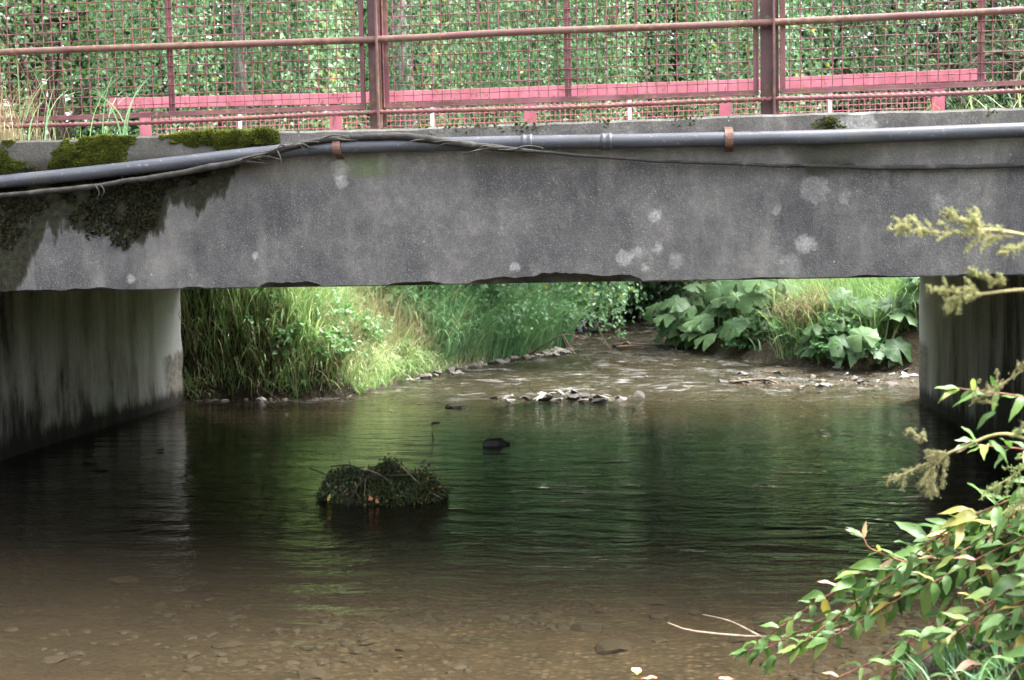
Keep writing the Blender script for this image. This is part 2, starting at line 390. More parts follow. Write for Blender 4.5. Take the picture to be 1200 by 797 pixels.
MT['birchbark'] = bark_mat('birch_bark', (.06, .05, .045), (.42, .40, .37))
MT['bark'] = bark_mat('dark_bark', (.03, .024, .018), (.10, .08, .06))
MT['twig'] = simple('dry_twig', [(.3, (.07, .05, .035)), (.7, (.22, .17, .12))], 20)
MT['wetwood'] = simple('dark_wet_wood', [(.3, (.012, .010, .008)), (.7, (.045, .038, .028))], 20)
MT['stone'] = stone_mat('bed_stone', [(0, (.018, .015, .011)), (.3, (.034, .028, .018)), (.55, (.046, .038, .025)), (.8, (.028, .026, .021)), (1, (.085, .062, .036))])
MT['palestone'] = stone_mat('pale_stone', [(0, (.09, .08, .07)), (.5, (.18, .165, .145)), (.8, (.14, .125, .10)), (1, (.30, .285, .26))])
MT['shale'] = stone_mat('wet_shale', [(0, (.02, .018, .016)), (.45, (.06, .055, .05)), (.75, (.14, .13, .12)), (1, (.30, .28, .26))])
MT['blackrock'] = simple('dark_wet_rock', [(.3, (.012, .012, .012)), (.7, (.035, .034, .032))], 14, .5)
G = lambda *s: list(s)
MT['birch'] = leaf_mat('birch_leaves', G((0, (.062, .130, .056)), (.45, (.115, .215, .098)), (.8, (.165, .275, .145)), (.95, (.205, .315, .18)), (1, (.36, .29, .05))), .42, .08)
MT['alder'] = leaf_mat('alder_leaves', G((0, (.045, .10, .035)), (.5, (.085, .17, .06)), (.92, (.14, .24, .09)), (1, (.26, .25, .05))), .38, .08)
MT['willow'] = leaf_mat('willow_leaves', G((0, (.045, .09, .04)), (.5, (.095, .16, .08)), (.9, (.17, .235, .13)), (1, (.28, .27, .07))), .35, .08)
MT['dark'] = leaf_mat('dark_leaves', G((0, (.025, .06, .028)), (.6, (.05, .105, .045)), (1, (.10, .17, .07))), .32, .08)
MT['shrub'] = leaf_mat('shrub_leaves', G((0, (.08, .18, .07)), (.6, (.14, .28, .11)), (.95, (.22, .36, .15)), (1, (.42, .32, .06))), .4, .14)
MT['grass'] = leaf_mat('bank_grass', G((0, (.12, .22, .075)), (.35, (.21, .34, .125)), (.6, (.32, .45, .20)), (.8, (.45, .48, .28)), (1, (.53, .45, .30))), .42, .10)
MT['reed'] = leaf_mat('reed_grass', G((0, (.09, .20, .09)), (.5, (.18, .34, .17)), (.85, (.28, .44, .24)), (1, (.42, .43, .24))), .42, .10)
MT['straw'] = leaf_mat('dry_grass', G((0, (.15, .105, .06)), (.5, (.30, .24, .145)), (1, (.44, .38, .26))), .3, .05)
MT['burr'] = leaf_mat('butterbur_leaf', G((0, (.03, .09, .032)), (.5, (.058, .135, .052)), (1, (.095, .185, .075))), .35, .10, .5, True)
MT['burrstem'] = simple('butterbur_stalk', [(.3, (.10, .14, .06)), (.7, (.22, .22, .11))], 15)
MT['leafA'] = leaf_mat('bank_plant_leaf', G((0, (.024, .070, .016)), (.45, (.047, .120, .027)), (.8, (.088, .178, .044)), (.93, (.17, .23, .06)), (1, (.26, .19, .04))), .42, .07, .45, True)
MT['leafP'] = leaf_mat('pinkish_leaf', G((0, (.34, .17, .12)), (.5, (.38, .26, .19)), (1, (.38, .31, .09))), .4, .10, .5, True)
MT['redstem'] = simple('reddish_stem', [(.3, (.10, .035, .025)), (.7, (.24, .11, .07))], 30)
MT['palestem'] = simple('pale_green_stem', [(.3, (.16, .16, .06)), (.7, (.34, .28, .14))], 25)
MT['plume'] = leaf_mat('cream_seed_head', G((0, (.20, .23, .08)), (.5, (.31, .32, .13)), (1, (.43, .40, .20))), .4, .05)
MT['plumeb'] = leaf_mat('buff_seed_head', G((0, (.12, .12, .05)), (.6, (.20, .195, .085)), (1, (.30, .275, .145))), .35, .05)
MT['plumeg'] = leaf_mat('green_seed_head', G((0, (.10, .19, .05)), (.6, (.22, .31, .10)), (1, (.36, .40, .15))), .35, .05)
MT['darkmoss'] = leaf_mat('dark_algae', G((0, (.008, .008, .005)), (.6, (.018, .018, .010)), (.9, (.035, .036, .014)), (1, (.07, .06, .02))), .15, .03)
MT['weed'] = leaf_mat('clump_weed', G((0, (.012, .018, .009)), (.5, (.035, .05, .02)), (.85, (.07, .09, .03)), (.95, (.11, .10, .045)), (1, (.22, .12, .035))), .3, .06)

# ------------------------------------------------------------------ terrain
XL = np.array([(-8, -7.5), (2, -6.6), (4.4, -6.2), (6.2, -5.5), (6.35, -5.31), (12.85, -5.31), (12.95, -5.2), (13.05, -4.3), (13.25, -3.55), (14.5, -3.35), (15.5, -2.95), (17.2, -2.0), (18.5, -1.75), (20, -1.8), (23, -2.1), (27, -3), (45, -9), (300, -40)])
XR = np.array([(-8, -2.5), (0, -0.75), (3, 0.15), (4.4, 0.62), (5.5, 1.6), (6.2, 2.15), (6.35, 2.25), (12.85, 2.25), (13.2, 2.7), (14.9, 2.6), (15.3, 1.5), (16.5, .75), (18.3, -.15), (20, -.2), (23, -.3), (27, -.6), (45, -5), (300, -33)])
def wl(y): return np.interp(y, [12.6, 13.4, 19, 26], [0, .035, .13, .20])
def terrain(x, y):
    x, y = np.broadcast_arrays(np.asarray(x, float), np.asarray(y, float))
    wob = (fbm(x * 1.3, y * 1.3, 3.1) - .5) * .14 * ((y > 13.3) | (y < 5.5))
    dl = np.interp(y, XL[:, 0], XL[:, 1]) - x + wob; dr = x - np.interp(y, XR[:, 0], XR[:, 1]) + wob
    d = np.maximum(dl, dr)
    left = dl > dr
    L = wl(y)
    # bed
    depth = np.interp(y, [0, 4, 6, 9, 12, 13.0, 13.6, 19, 26], [.16, .19, .26, .34, .28, .12, .055, .05, .10])
    bed = L - depth * (1 - np.exp(-np.clip(-d, 0, 9) / .5)) * 1.05 + (fbm(x * 2.2, y * 2.6) - .5) * np.where(y > 12.8, .10, .09)
    # gravel spit below the leafy bank upstream, stone bar at the head of the pool
    spit = sstep(.2, .9, x) * sstep(13.5, 14.0, y) * (1 - sstep(15.3, 15.8, y)) * sstep(3.2, 2.4, x)
    bed = bed + spit * (.035 + .06 * (fbm(x * 3, y * 3, 7) - .45))
    bar = np.exp(-((x + 1.25) / .55) ** 2 - ((y - 12.95) / .16) ** 2); bed = bed + bar * .16
    bar2 = np.exp(-((x - .85) / .35) ** 2 - ((y - 13.9) / .15) ** 2); bed = bed + bar2 * .06
    up = sstep(12.9, 13.6, y)
    hl = L + .05 + 1.05 * (1 - np.exp(-np.clip(dl, 0, 99) / 1.15))
    hr_up = L + .05 + .95 * (1 - np.exp(-np.clip(dr, 0, 99) / 1.7))
    hr_dn = .02 + .62 * (1 - np.exp(-np.clip(dr, 0, 99) / .95))
    bank = np.where(left, hl, hr_up * up + hr_dn * (1 - up)) + (fbm(x * .9, y * .9, 5) - .5) * .25 * sstep(0, .8, d)
    emb = (1 - sstep(3.0, 5.0, np.abs(y - 9.6))) * sstep(.25, .95, d)
    emb = np.where((np.abs(y - 9.6) > 3.25), (1 - sstep(3.25, np.where(y > 9, 4.3, 5.6), np.abs(y - 9.6))) * sstep(.1, 1.8, d), emb)
    bank = bank * (1 - emb) + 1.93 * emb
    bank = np.where((np.abs(y - 9.6) < 3.25) & (d < .25), bed, bank)
    far = sstep(32, 160, np.hypot(x, y - 10)) * 9
    z = np.where(d > 0, np.maximum(bank, np.where(d < .15, bed, -9)), bed) + far * (d > 0)
    return z, np.clip(d / .35 + .1, 0, 1) * (d > -.05)

def axis(lo, hi, step, far, nf):
    a = np.arange(lo, hi + 1e-6, step); g = np.geomspace(step, far, nf).cumsum()
    g = g / g[-1] * far
    return np.concatenate([lo - g[::-1], a, hi + g])
gx = axis(-9, 6, .075, 260, 26); gy = axis(1, 26, .085, 260, 26)
GX, GY = np.meshgrid(gx, gy); tz, tb = terrain(GX, GY)
nx, ny = len(gx), len(gy)
ii = (np.arange(ny - 1)[:, None] * nx + np.arange(nx - 1)[None]).ravel()
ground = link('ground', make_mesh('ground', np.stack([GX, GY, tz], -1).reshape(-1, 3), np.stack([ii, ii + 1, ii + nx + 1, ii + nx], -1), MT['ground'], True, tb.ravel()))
tag(ground, 'brown gravelly stream bed and dark earth banks under the vegetation', 'ground', kind='structure')

# water sheet with real ripples
wx = np.arange(-8.5, 3.6, .05); wy = np.concatenate([np.arange(-2, 4, .25), np.arange(4, 24, .04), np.arange(24, 60, 1.5)])
WX, WY = np.meshgrid(wx, wy)
amp = np.interp(WY, [3, 4.8, 6.5, 8, 12, 13, 14, 22], [.0015, .004, .0085, .006, .004, .012, .014, .012])
ph = (fbm(WX * .7, WY * .7, 2) - .5) * 5
rip = .55 * np.sin(WY * 21 + WX * 1.6 + ph * 3.0) * (vn(WX * .9, WY * 1.3, 4) > .0) * vn(WX * .8, WY * 1.1, 8) + .9 * (fbm(WX * 2.2, WY * 6.5, 1, 3) - .5) + .5 * (fbm(WX * 5.5, WY * 13, 3, 2) - .5)
rif = sstep(12.7, 13.5, WY)
chop = (fbm(WX * 7, WY * 9, 6, 2) - .5) * .030 * rif
WZ = wl(WY) + rip * amp + chop
nx, ny = len(wx), len(wy)
ii = (np.arange(ny - 1)[:, None] * nx + np.arange(nx - 1)[None]).ravel()
tag(link('stream_water', make_mesh('stream_water', np.stack([WX, WY, WZ], -1).reshape(-1, 3), np.stack([ii, ii + 1, ii + nx + 1, ii + nx], -1), MT['water'])),
    'clear brown stream water with green reflections and ripples', 'water', kind='structure')

def gz(x, y): return float(terrain(x, y)[0])

# ------------------------------------------------------------------ bridge
BY0, BY1, KT, SOF = 6.35, 12.85, 2.19, 1.39
bridge = empty('concrete_bridge', (-1.53, 9.6, 0), 'weathered grey concrete beam bridge crossing the stream on two abutments', 'bridge')
xs = np.linspace(-6.6, 3.6, 1100)
def chipfun(x):
    c = np.full_like(x, .004); dd = np.full_like(x, .006)
    for (a, b, h, dp) in [(-3.27, -2.98, .016, .05), (-2.2, -1.87, .034, .07), (-1.51, -1.23, .022, .07), (-1.09, -.22, .045, .10), (-2.62, -2.5, .012, .03), (.25, .55, .010, .03), (.75, .98, .012, .04), (-3.6, -3.3, .010, .03), (1.3, 1.5, .012, .04)]:
        m = np.clip((x - a) / (b - a), 0, 1); e = (np.clip(np.sin(m * np.pi), 0, 1) ** .35) * ((m > 0) & (m < 1))
        nz = .45 + 1.0 * fbm(x * 14, a * 3, 1, 3)
        c = np.maximum(c, e * h * nz); dd = np.maximum(dd, e * dp * (.5 + fbm(x * 9, a + 4, 2, 3)))
    return c + .003 * vn(x * 40, 1, 1), dd
cc, dd = chipfun(xs)
zt = KT + (fbm(xs * 1.5, 3, 2) - .5) * .018 + (fbm(xs * 11, 5, 2) - .5) * .008
fy = BY0 + (fbm(xs * 1.1, 8, 2) - .5) * .008
nz_ = 10
cols = [np.stack([xs, np.full_like(xs, BY0 + .36), np.full_like(xs, SOF)], -1)]
cols += [np.stack([xs, fy + dd, np.full_like(xs, SOF)], -1), np.stack([xs, fy + dd * .55, SOF + cc * .75], -1), np.stack([xs, fy, SOF + cc], -1)]
for k in range(1, nz_):
    zz = SOF + cc + (zt - .012 - SOF - cc) * k / nz_
    cols.append(np.stack([xs, fy + (fbm(xs * 2.5, zz * 2.5, 6) - .5) * .006, zz], -1))
cols += [np.stack([xs, fy, zt - .012], -1), np.stack([xs, fy + .012, zt], -1), np.stack([xs, fy + .15, zt + .004], -1), np.stack([xs, np.full_like(xs, BY0 + .34), zt - .004], -1), np.stack([xs, np.full_like(xs, BY0 + .36), zt - .02], -1)]
V = np.stack(cols, 1); n1, n2 = V.shape[:2]
i = (np.arange(n1 - 1)[:, None] * n2 + np.arange(n2)[None]); j = np.roll(i, -1, axis=1)
Q = np.stack([i, i + n2, j + n2, j], -1).reshape(-1, 4)
b = MB(); b.add(V.reshape(-1, 3), Q)
b.add(V[0], None, [(0, k, k + 1) for k in range(1, n2 - 1)]); b.add(V[-1], None, [(0, k + 1, k) for k in range(1, n2 - 1)])
beam = b.build('fascia_beam', MT['front'], bridge, True)
m = beam.modifiers.new('edge', 'EDGE_SPLIT'); m.split_angle = R(38)
tag(beam, 'long weathered concrete fascia beam with chipped lower edge and lichen spots')
b = MB(); b.box(-6.9, 3.9, BY0 + .362, BY1 - .262, SOF + .12, 2.0); b.build('deck_slab', MT['under'], bridge, False)
b = MB()
for k in range(4): y0 = 7.6 + 1.25 * k; b2 = MB(); b2.box(-6.6, 3.6, y0, y0 + .28, SOF + .02, SOF + .119); b2.build('deck_rib', MT['under'], bridge, False)
b = MB(); b.box(-6.6, 3.6, BY1 - .26, BY1, SOF, 2.12); b.build('upstream_beam', MT['front'], bridge, False, .01)
for s, (xa, xb) in ((-1, (-6.3, -5.31)), (1, (2.25, 3.24))):
    ys = np.linspace(BY0 + .363, BY1 - .001, 90); zs = np.linspace(-.6, SOF + .118, 26)
    YY, ZZ = np.meshgrid(ys, zs, indexing='ij')
    xf = xb if s < 0 else xa
    XX = xf - s * 0.0 + (fbm(YY * 2, ZZ * 2, 3) - .5) * .012 * (1 if s < 0 else -1) + (.02 * (fbm(YY * 6, ZZ * 6, 5) - .5)) * (YY > 12.6)
    XX = XX - (-s) * .012 * sstep(12.80, 12.85, YY) * (1 + vn(ZZ * 9, 1, 2))
    b = MB(); a, c_ = YY.shape
    ii = (np.arange(a - 1)[:, None] * c_ + np.arange(c_ - 1)[None]).ravel()
    q = np.stack([ii, ii + c_, ii + c_ + 1, ii + 1], -1)
    if s > 0: q = q[:, ::-1]
    b.add(np.stack([XX, YY, ZZ], -1).reshape(-1, 3), q)
    xo = xa if s < 0 else xb
    for yy, row in ((ys[0], 0), (ys[-1], -1)):
        pts = np.stack([XX[row], YY[row], ZZ[row]], -1); back = pts.copy(); back[:, 0] = xo
        k = len(pts); v = np.vstack([pts, back]); q = [(r, r + 1, k + r + 1, k + r) for r in range(k - 1)]
        b.add(v, [tuple(reversed(t_)) for t_ in q] if (row == 0) == (s < 0) else q)
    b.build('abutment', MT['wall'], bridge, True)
# road over the bridge
b = MB(); rx = np.concatenate([np.linspace(-60, -8, 14), np.linspace(-7, 4, 12), np.linspace(5, 60, 14)])
v = np.array([(x, y, max(2.006, float(np.max(terrain(x, np.linspace(6.8, 12.4, 6))[0])) + .03) if abs(x + 1.5) > 6 else 2.006) for x in rx for y in (6.712, 12.585)])
b.add(v, [(2 * k, 2 * k + 2, 2 * k + 3, 2 * k + 1) for k in range(len(rx) - 1)])
tag(b.build('road', MT['asphalt'], None), 'grey asphalt lane running across the bridge deck', 'road', kind='structure')

# ------------------------------------------------------------------ near red mesh railing
RY = 6.46
rail = empty('mesh_railing', (-1.57, RY, KT), 'faded red steel railing with woven wire mesh along the pipe-side edge of the bridge', 'railing')
POSTS = [-5.68, -3.83, -1.575, .42, 2.44]
for px in POSTS:
    b = MB(); t = .006
    b.box(px - .045, px + .045, RY + .03, RY + .03 + t, KT - .015, 3.30)          # web facing the stream
    b.box(px + .012, px + .012 + .011, RY - .045, RY + .029, KT - .01, 3.30)       # flange edge
    b.box(px - .055, px + .055, RY - .03, RY + .06, KT - .012, KT + .012)
    b.build('post', MT['post'], rail, False, .0015)
hr = [(-7, 2.672), (-3.7, 2.672), (-1.57, 2.652), (-.86, 2.658), (.42, 2.650), (2.44, 2.662), (4, 2.665)]
p = spline([(x, RY - .012, z) for x, z in hr], 60)
b = MB(); b.tube(p, .018, 12); b.build('handrail', MT['rail'], rail)
b = MB(); b.tube([(-7, RY - .01, 3.28), (4, RY - .01, 3.28)], .02, 12); b.build('handrail', MT['rail'], rail)
# ribbed bar below the panels
n = 1500; px_ = np.linspace(-7, 4, n); zb = np.interp(px_, [-7, -3.7, -1.57, .42, 2.44, 4], [2.272, 2.276, 2.282, 2.277, 2.283, 2.283]) - .010 * np.sin((px_ + 3.7) / 2.0 * np.pi) ** 2 * .8
p = np.stack([px_, np.full(n, RY - .02), zb], -1); v, q = tube_arrays(p, .0115, 8)
ang = np.tile(np.arange(8) / 8 * 2 * np.pi, n); s_ = np.repeat(px_, 8); cen = np.repeat(p, 8, 0)
k_ = 1 + .16 * np.sign(np.sin(s_ / .034 * 2 * np.pi + ang))
v = cen + (v - cen) * k_[:, None]
b = MB(); b.add(v, q); b.build('ribbed_bar', MT['rebar'], rail)
# mesh panels
WZ0, WZ1 = 2.318, 3.22
def wire_mesh_v():
    zz = np.linspace(WZ0 - .004, WZ1 + .004, 73); y = .0028 * np.sin((zz - WZ0) / .05 * np.pi)
    b = MB(); b.tube(np.stack([0 * zz, y, zz - WZ0], -1), .0026, 5); return make_mesh('wire', np.vstack(b.v), [np.vstack(b.q), np.vstack(b.t)], MT['redwire'])
def wire_mesh_h(L):
    xx = np.linspace(0, L, int(L / .0125)); y = -.0028 * np.sin((xx) / .05 * np.pi)
    b = MB(); b.tube(np.stack([xx, y, 0 * xx], -1), .0026, 5); return make_mesh('wire', np.vstack(b.v), [np.vstack(b.q), np.vstack(b.t)], MT['redwire'])
wv = wire_mesh_v()
for (xa, xb) in ((-5.60, -3.91), (-3.75, -1.635), (-1.535, .365), (.47, 2.385)):
    y = RY + .012
    fr = MB()
    zb = WZ0 - .016
    fr.box(xa, xb, y, y + .004, zb, zb + .026); fr.box(xa, xb, y - .020, y - .001, zb, zb + .004)
    fr.box(xa, xb, y, y + .004, WZ1 - .01, WZ1 + .02)
    for xe, sg in ((xa, 1), (xb, -1)):
        x0, x1 = sorted((xe, xe + sg * .026)); fr.box(x0, x1, y + .0005, y + .0045, zb + .027, WZ1 - .011)
        x0, x1 = sorted((xe, xe + sg * .004)); fr.box(x0, x1, y - .022, y - .001, zb + .005, WZ1 - .011)
    panel = fr.build('mesh_panel', MT['red'], rail, False, .001)
    xm = (xa + xb) / 2; sb = MB(); sb.box(xm - .017, xm + .017, y + .014, y + .019, zb + .028, WZ1 - .012); sb.box(xm - .003, xm + .003, y + .0195, y + .034, zb + .028, WZ1 - .012)
    o = sb.build('stiffener', MT['red'], panel, False)
    off = -np.array(rail.location)
    if xb < -3.8: continue
    nv = int(round((xb - xa) / .05)); dx = (xb - xa) / nv
    for k in range(nv + 1):
        if k in (0, nv): continue
        o = link('wire', wv, panel); o.location = (xa + k * dx + off[0] + rs.normal(0, .0012), y + off[1] + .0075, WZ0 + off[2])
        o.scale.y = 1 if k % 2 else -1; o.rotation_euler.y = rs.normal(0, .0015)
    hme = wire_mesh_h(xb - xa)
    for k in range(1, 19):
        if WZ0 + k * .05 > WZ1: break
        o = link('wire', hme, panel); o.location = (xa + off[0], y + off[1] + .0075, WZ0 + k * .05 + off[2] + rs.normal(0, .0012)); o.scale.y = 1 if k % 2 else -1

# ------------------------------------------------------------------ far pink railing
PY = 12.5
pr = empty('plank_railing', (-1.5, PY, 2.1), 'low bright pink railing with flat top board along the upstream edge', 'railing')
def board(x0, x1, z0, z1, round_left, round_right, s0=0, s1=0):
    pts = []; c = .05
    if round_left: pts += [(x0, z0), (x0 + .02, z0 - 0)] ; pts = [(x0 + .04, z0), ]
    else: pts = [(x0, z0)]
    if round_right:
        r_ = (z1 - z0) * .9; pts += [(x1 - .02, z0)]; pts += [(x1 - r_ + r_ * math.sin(a), z1 - r_ + r_ * math.cos(a)) for a in np.linspace(math.pi / 2, 0, 8)]
    else: pts += [(x1, z0), (x1, z1)]
    if round_left: pts += [(x0 + .06, z1), (x0, z0 + .035)]
    else: pts += [(x0, z1)]
    pts = [(x, z + s0 + (s1 - s0) * (x - x0) / (x1 - x0)) for x, z in pts]
    k = len(pts); v = [(x, PY - .08, z) for x, z in pts] + [(x, PY - .035, z) for x, z in pts]
    b = MB(); t_ = [(0, a, a + 1) for a in range(1, k - 1)] + [(k, k + a + 1, k + a) for a in range(1, k - 1)]
    b.add(v, [(a, a + k, (a + 1) % k + k, (a + 1) % k) for a in range(k)], t_); return b.build('top_board', MT['pink'], pr, False, .003)
board(-5.87, -3.365, 3.025, 3.133, True, False, .05, .012); board(-3.36, .385, 3.025, 3.133, False, False, .012, -.004); board(.39, 2.78, 3.025, 3.133, False, True, -.004, .014)
for x in (-5.47, -3.465, -1.5, .39, 2.36):
    b = MB(); b.box(x - .06, x + .06, PY - .034, PY - .026, 2.04, 3.04); b.box(x - .004, x + .004, PY - .0255, PY + .03, 2.04, 3.04); b.build('post', MT['pink'], pr, False)
for x in (-4.47, -2.483, -.53, 1.37):
    b = MB(); b.box(x - .018, x + .018, PY - .014, PY - .010, 2.2, 3.0); b.build('stiffener', MT['white'], pr, False)
b = MB()
for x in np.arange(-5.36, 2.31, .05): b.tube([(x, PY, 2.2), (x, PY, 3.0)], .0033, 4, cap=False)
for z in np.arange(2.21, 3.01, .05): b.tube([(-5.40, PY + .006, z), (2.30, PY + .006, z)], .0033, 4, cap=False)
tag(b.build('wire_mesh', MT['pink'], pr), kind='stuff')

# ------------------------------------------------------------------ pipe and cable on the fascia
pp_ = [(-6.2, 6.30, 1.80), (-4.6, 6.302, 1.905), (-3.582, 6.300, 1.972), (-3.103, 6.298, 2.004), (-2.635, 6.298, 2.040), (-2.175, 6.300, 2.077), (-1.748, 6.301, 2.097), (-1.198, 6.300, 2.095), (-.775, 6.300, 2.090), (-.382, 6.300, 2.083), (.207, 6.300, 2.076), (.8, 6.299, 2.070), (1.583, 6.3, 2.075), (3.5, 6.3, 2.08)]
pipe = empty('service_pipe', (-.38, 6.30, 2.08), 'blue-grey plastic service pipe strapped along the face of the bridge', 'pipe')
path = spline(pp_, 220)
b = MB(); b.tube(path, .036, 20); b.build('pipe', MT['pipe'], pipe)
for x, z in ((-.775, 2.090), (-.382, 2.083)):
    prof = [(-.028, .0365), (-.026, .041), (-.014, .0435), (-.008, .040), (.008, .040), (.014, .0435), (.026, .041), (.028, .0365)]
    b = MB(); b.tube([(x + a, 6.3, z) for a, r_ in prof], np.array([r_ for a, r_ in prof]), 20); b.build('coupling', MT['pipe'], pipe)
for x, z in ((-1.742, 2.098), (.212, 2.076)):
    b = MB(); w_ = .02
    prof = [(6.352, z + .075), (6.348, z + .062), (6.33, z + .048), (6.30, z + .040)] + [(6.3 - .040 * math.sin(a), z + .040 * math.cos(a)) for a in np.linspace(.3, math.pi - .3, 9)] + [(6.30, z - .040), (6.335, z - .050), (6.348, z - .056), (6.352, z - .062)]
    v = []; k = len(prof)
    cy, cz = 6.31, z
    for (y, zz) in prof:
        dy, dz = y - cy, zz - cz; L = math.hypot(dy, dz); y2, z2 = y + dy / L * .004, zz + dz / L * .004
        v += [(x - w_, y, zz), (x + w_, y, zz), (x + w_, y2, z2), (x - w_, y2, z2)]
    q = [(4 * a + c, 4 * a + (c + 1) % 4, 4 * a + 4 + (c + 1) % 4, 4 * a + 4 + c) for a in range(k - 1) for c in range(4)]
    b.add(v, q); b.build('strap', MT['rust'], pipe, False)
cp = [(-6.0, 6.285, 1.75), (-4.5, 6.28, 1.86), (-3.568, 6.268, 1.901), (-3.281, 6.265, 1.918), (-3.05, 6.262, 1.935), (-2.857, 6.257, 1.955), (-2.486, 6.252, 2.000), (-2.165, 6.250, 2.055), (-1.98, 6.252, 2.10), (-1.83, 6.262, 2.13), (-1.716, 6.275, 2.139), (-1.408, 6.272, 2.137), (-1.192, 6.254, 2.106), (-1.0, 6.253, 2.075), (-.806, 6.260, 2.050), (-.427, 6.285, 2.009), (-.012, 6.305, 1.974), (.4, 6.315, 1.946), (.796, 6.32, 1.926), (1.2, 6.322, 1.913), (1.577, 6.322, 1.911), (3.4, 6.322, 1.93)]
cab = empty('old_cable', (-.8, 6.27, 2.05), 'frayed dark cable sagging over and under the blue-grey pipe', 'cable')
path = spline(cp, 260); path += np.stack([(fbm(path[:, 0] * s_, 2, 7 + k) - .5) * a for k, (s_, a) in enumerate([(3, 0), (6, .004), (7, .010)])], -1)
rad = np.interp(path[:, 0], [-6, -2.9, -2.4, -2.2, -1.9, -1.6, -1.3, -1.0, -.85, -.7, .2, .7, 1.0, 1.6, 3], [.013, .014, .017, .016, .015, .017, .019, .017, .014, .0085, .009, .010, .012, .013, .012]) * (.85 + .35 * fbm(path[:, 0] * 14, 2, 3))
b = MB(); b.tube(path, rad, 10); b.build('cable', MT['cable'], cab)
for k in range(26):
    x0 = rs.choice([rs.uniform(-2.3, -1.75), rs.uniform(-1.35, -.8), rs.uniform(.3, 1.5), rs.uniform(-2.15, -1.9)])
    i0 = np.argmin(abs(path[:, 0] - x0)); base = path[i0]; L = rs.uniform(.05, .20); sg = rs.choice([-1, 1]); n = 6
    tt = np.linspace(0, 1, n); dirx = sg * rs.uniform(.6, 1); lift = rs.uniform(-.012, .02)
    i1 = np.clip(i0 + (sg * tt * L / .042).astype(int), 0, len(path) - 1)
    c_ = path[i1].copy(); c_[:, 0] = base[0] + sg * tt * L; c_[:, 1] -= .012 + .012 * tt; c_[:, 2] += np.sin(tt * 3) * lift + rs.uniform(-.008, .010) - tt ** 2 * rs.uniform(0, .035)
    wd = .007 * (1 - tt * .8); v = np.concatenate([c_ + np.stack([0 * tt, 0 * tt, wd], -1), c_ - np.stack([0 * tt, 0 * tt, wd], -1), c_ + np.stack([0 * tt, wd * 0 - .003, 0 * wd], -1)])
    q = [(a, a + 1, n + a + 1, n + a) for a in range(n - 1)] + [(2 * n + a, 2 * n + a + 1, a + 1, a) for a in range(n - 1)]
    b = MB(); b.add(v, q); b.build('frayed_strand', MT['cable'], cab)
for x0, L in ((-2.04, .11), (-3.02, .07), (-3.0, .06)):
    i0 = np.argmin(abs(path[:, 0] - x0)); base = path[i0]; tt = np.linspace(0, 1, 6)
    b = MB(); b.tube(np.stack([base[0] + .02 * np.sin(tt * 3), base[1] - .015 - .01 * tt, base[2] - L * tt], -1), .004 * (1.2 - tt), 5); b.build('frayed_strand', MT['cable'], cab)

# ------------------------------------------------------------------ moss on the kerb
def moss(name, label, xr, cover, n, seed):
    r = np.random.RandomState(seed)
    vs = []; at = []
    cnt = 0
    xs_ = r.uniform(xr[0], xr[1], n * 4); s = r.uniform(-.30, .14, n * 4)      # s<0 down the face, s>0 on the top
    k = cover(xs_, s) > 0
    xs_, s = xs_[k][:n], s[k][:n]; n = len(xs_)
    cov = np.clip(cover(xs_, s), 0, .5)
    cush = .005 + .028 * np.clip(cov * 2.2, 0, 1) * (.3 + fbm(xs_ * 9, s * 9, seed, 3))
    cush *= .5 + .9 * vn(xs_ * 30, s * 30, seed)
    top = s > 0
    ang = np.clip(s / .03, -1, 1) * .5 + .5                                   # round the arris
    ny_ = -np.cos(ang * np.pi / 2); nz2 = np.sin(ang * np.pi / 2)
    base = np.stack([xs_, np.where(top, 6.352 + s, 6.352), np.where(top, KT, KT + s)], -1)
    nrm = np.stack([r.normal(0, .25, n), ny_, nz2], -1); nrm /= np.linalg.norm(nrm, axis=1)[:, None]
    tip = base + nrm * cush[:, None]; 
    u = r.normal(0, 1, (n, 3)); u -= nrm * (u * nrm).sum(1)[:, None]; u /= np.linalg.norm(u, axis=1)[:, None]; w2 = np.cross(nrm, u)
    wd = r.uniform(.003, .007, n)[:, None]
    a = base + u * wd - nrm * .004; b_ = base - u * wd * .5 + w2 * wd * .87 - nrm * .004; c = base - u * wd * .5 - w2 * wd * .87 - nrm * .004
    mid = base + nrm * cush[:, None] * .62
    a2, b2, c2 = mid + u * wd * .9, mid - u * wd * .45 + w2 * wd * .8, mid - u * wd * .45 - w2 * wd * .8
    v = np.stack([a, b_, c, a2, b2, c2, tip + r.normal(0, .003, (n, 3))], 1).reshape(-1, 3); o = np.arange(n)[:, None] * 7
    q = np.concatenate([o + np.array([[0, 1, 4, 3]]), o + np.array([[1, 2, 5, 4]]), o + np.array([[2, 0, 3, 5]])])
    t = np.concatenate([o + np.array([[3, 4, 6]]), o + np.array([[4, 5, 6]]), o + np.array([[5, 3, 6]])])
    rv = r.uniform(0, 1, n) * .5 + .5 * np.clip(.55 + s * 3.4 + .35 * (fbm(xs_ * 6, s * 6, 3) - .3), 0, 1)
    me = make_mesh(name, v, [q, t], MT['moss'], True, np.repeat(rv, 7))
    tag(link(name, me), label, 'moss', kind='stuff')
def cover1(x, s):
    lowlim = -.24 + .10 * fbm(x * 6, 1, 3) + np.where(x > -2.9, .08, 0) + np.where(x > -2.8, .03, 0)
    blob = 1.5 * (fbm(x * 5, s * 8, 21, 4) - .47)
    xj = x + .22 * (fbm(x * 7, s * 14, 51, 3) - .5); gap = -.7 * np.exp(-((xj + 2.72) / .07) ** 2) - .5 * sstep(-2.25, -1.95, xj) - .35 * np.exp(-((xj + 3.45) / .08) ** 2)
    return np.where(s < lowlim, -1, blob + .10 + gap + np.where(s > 0, -.03, .0))
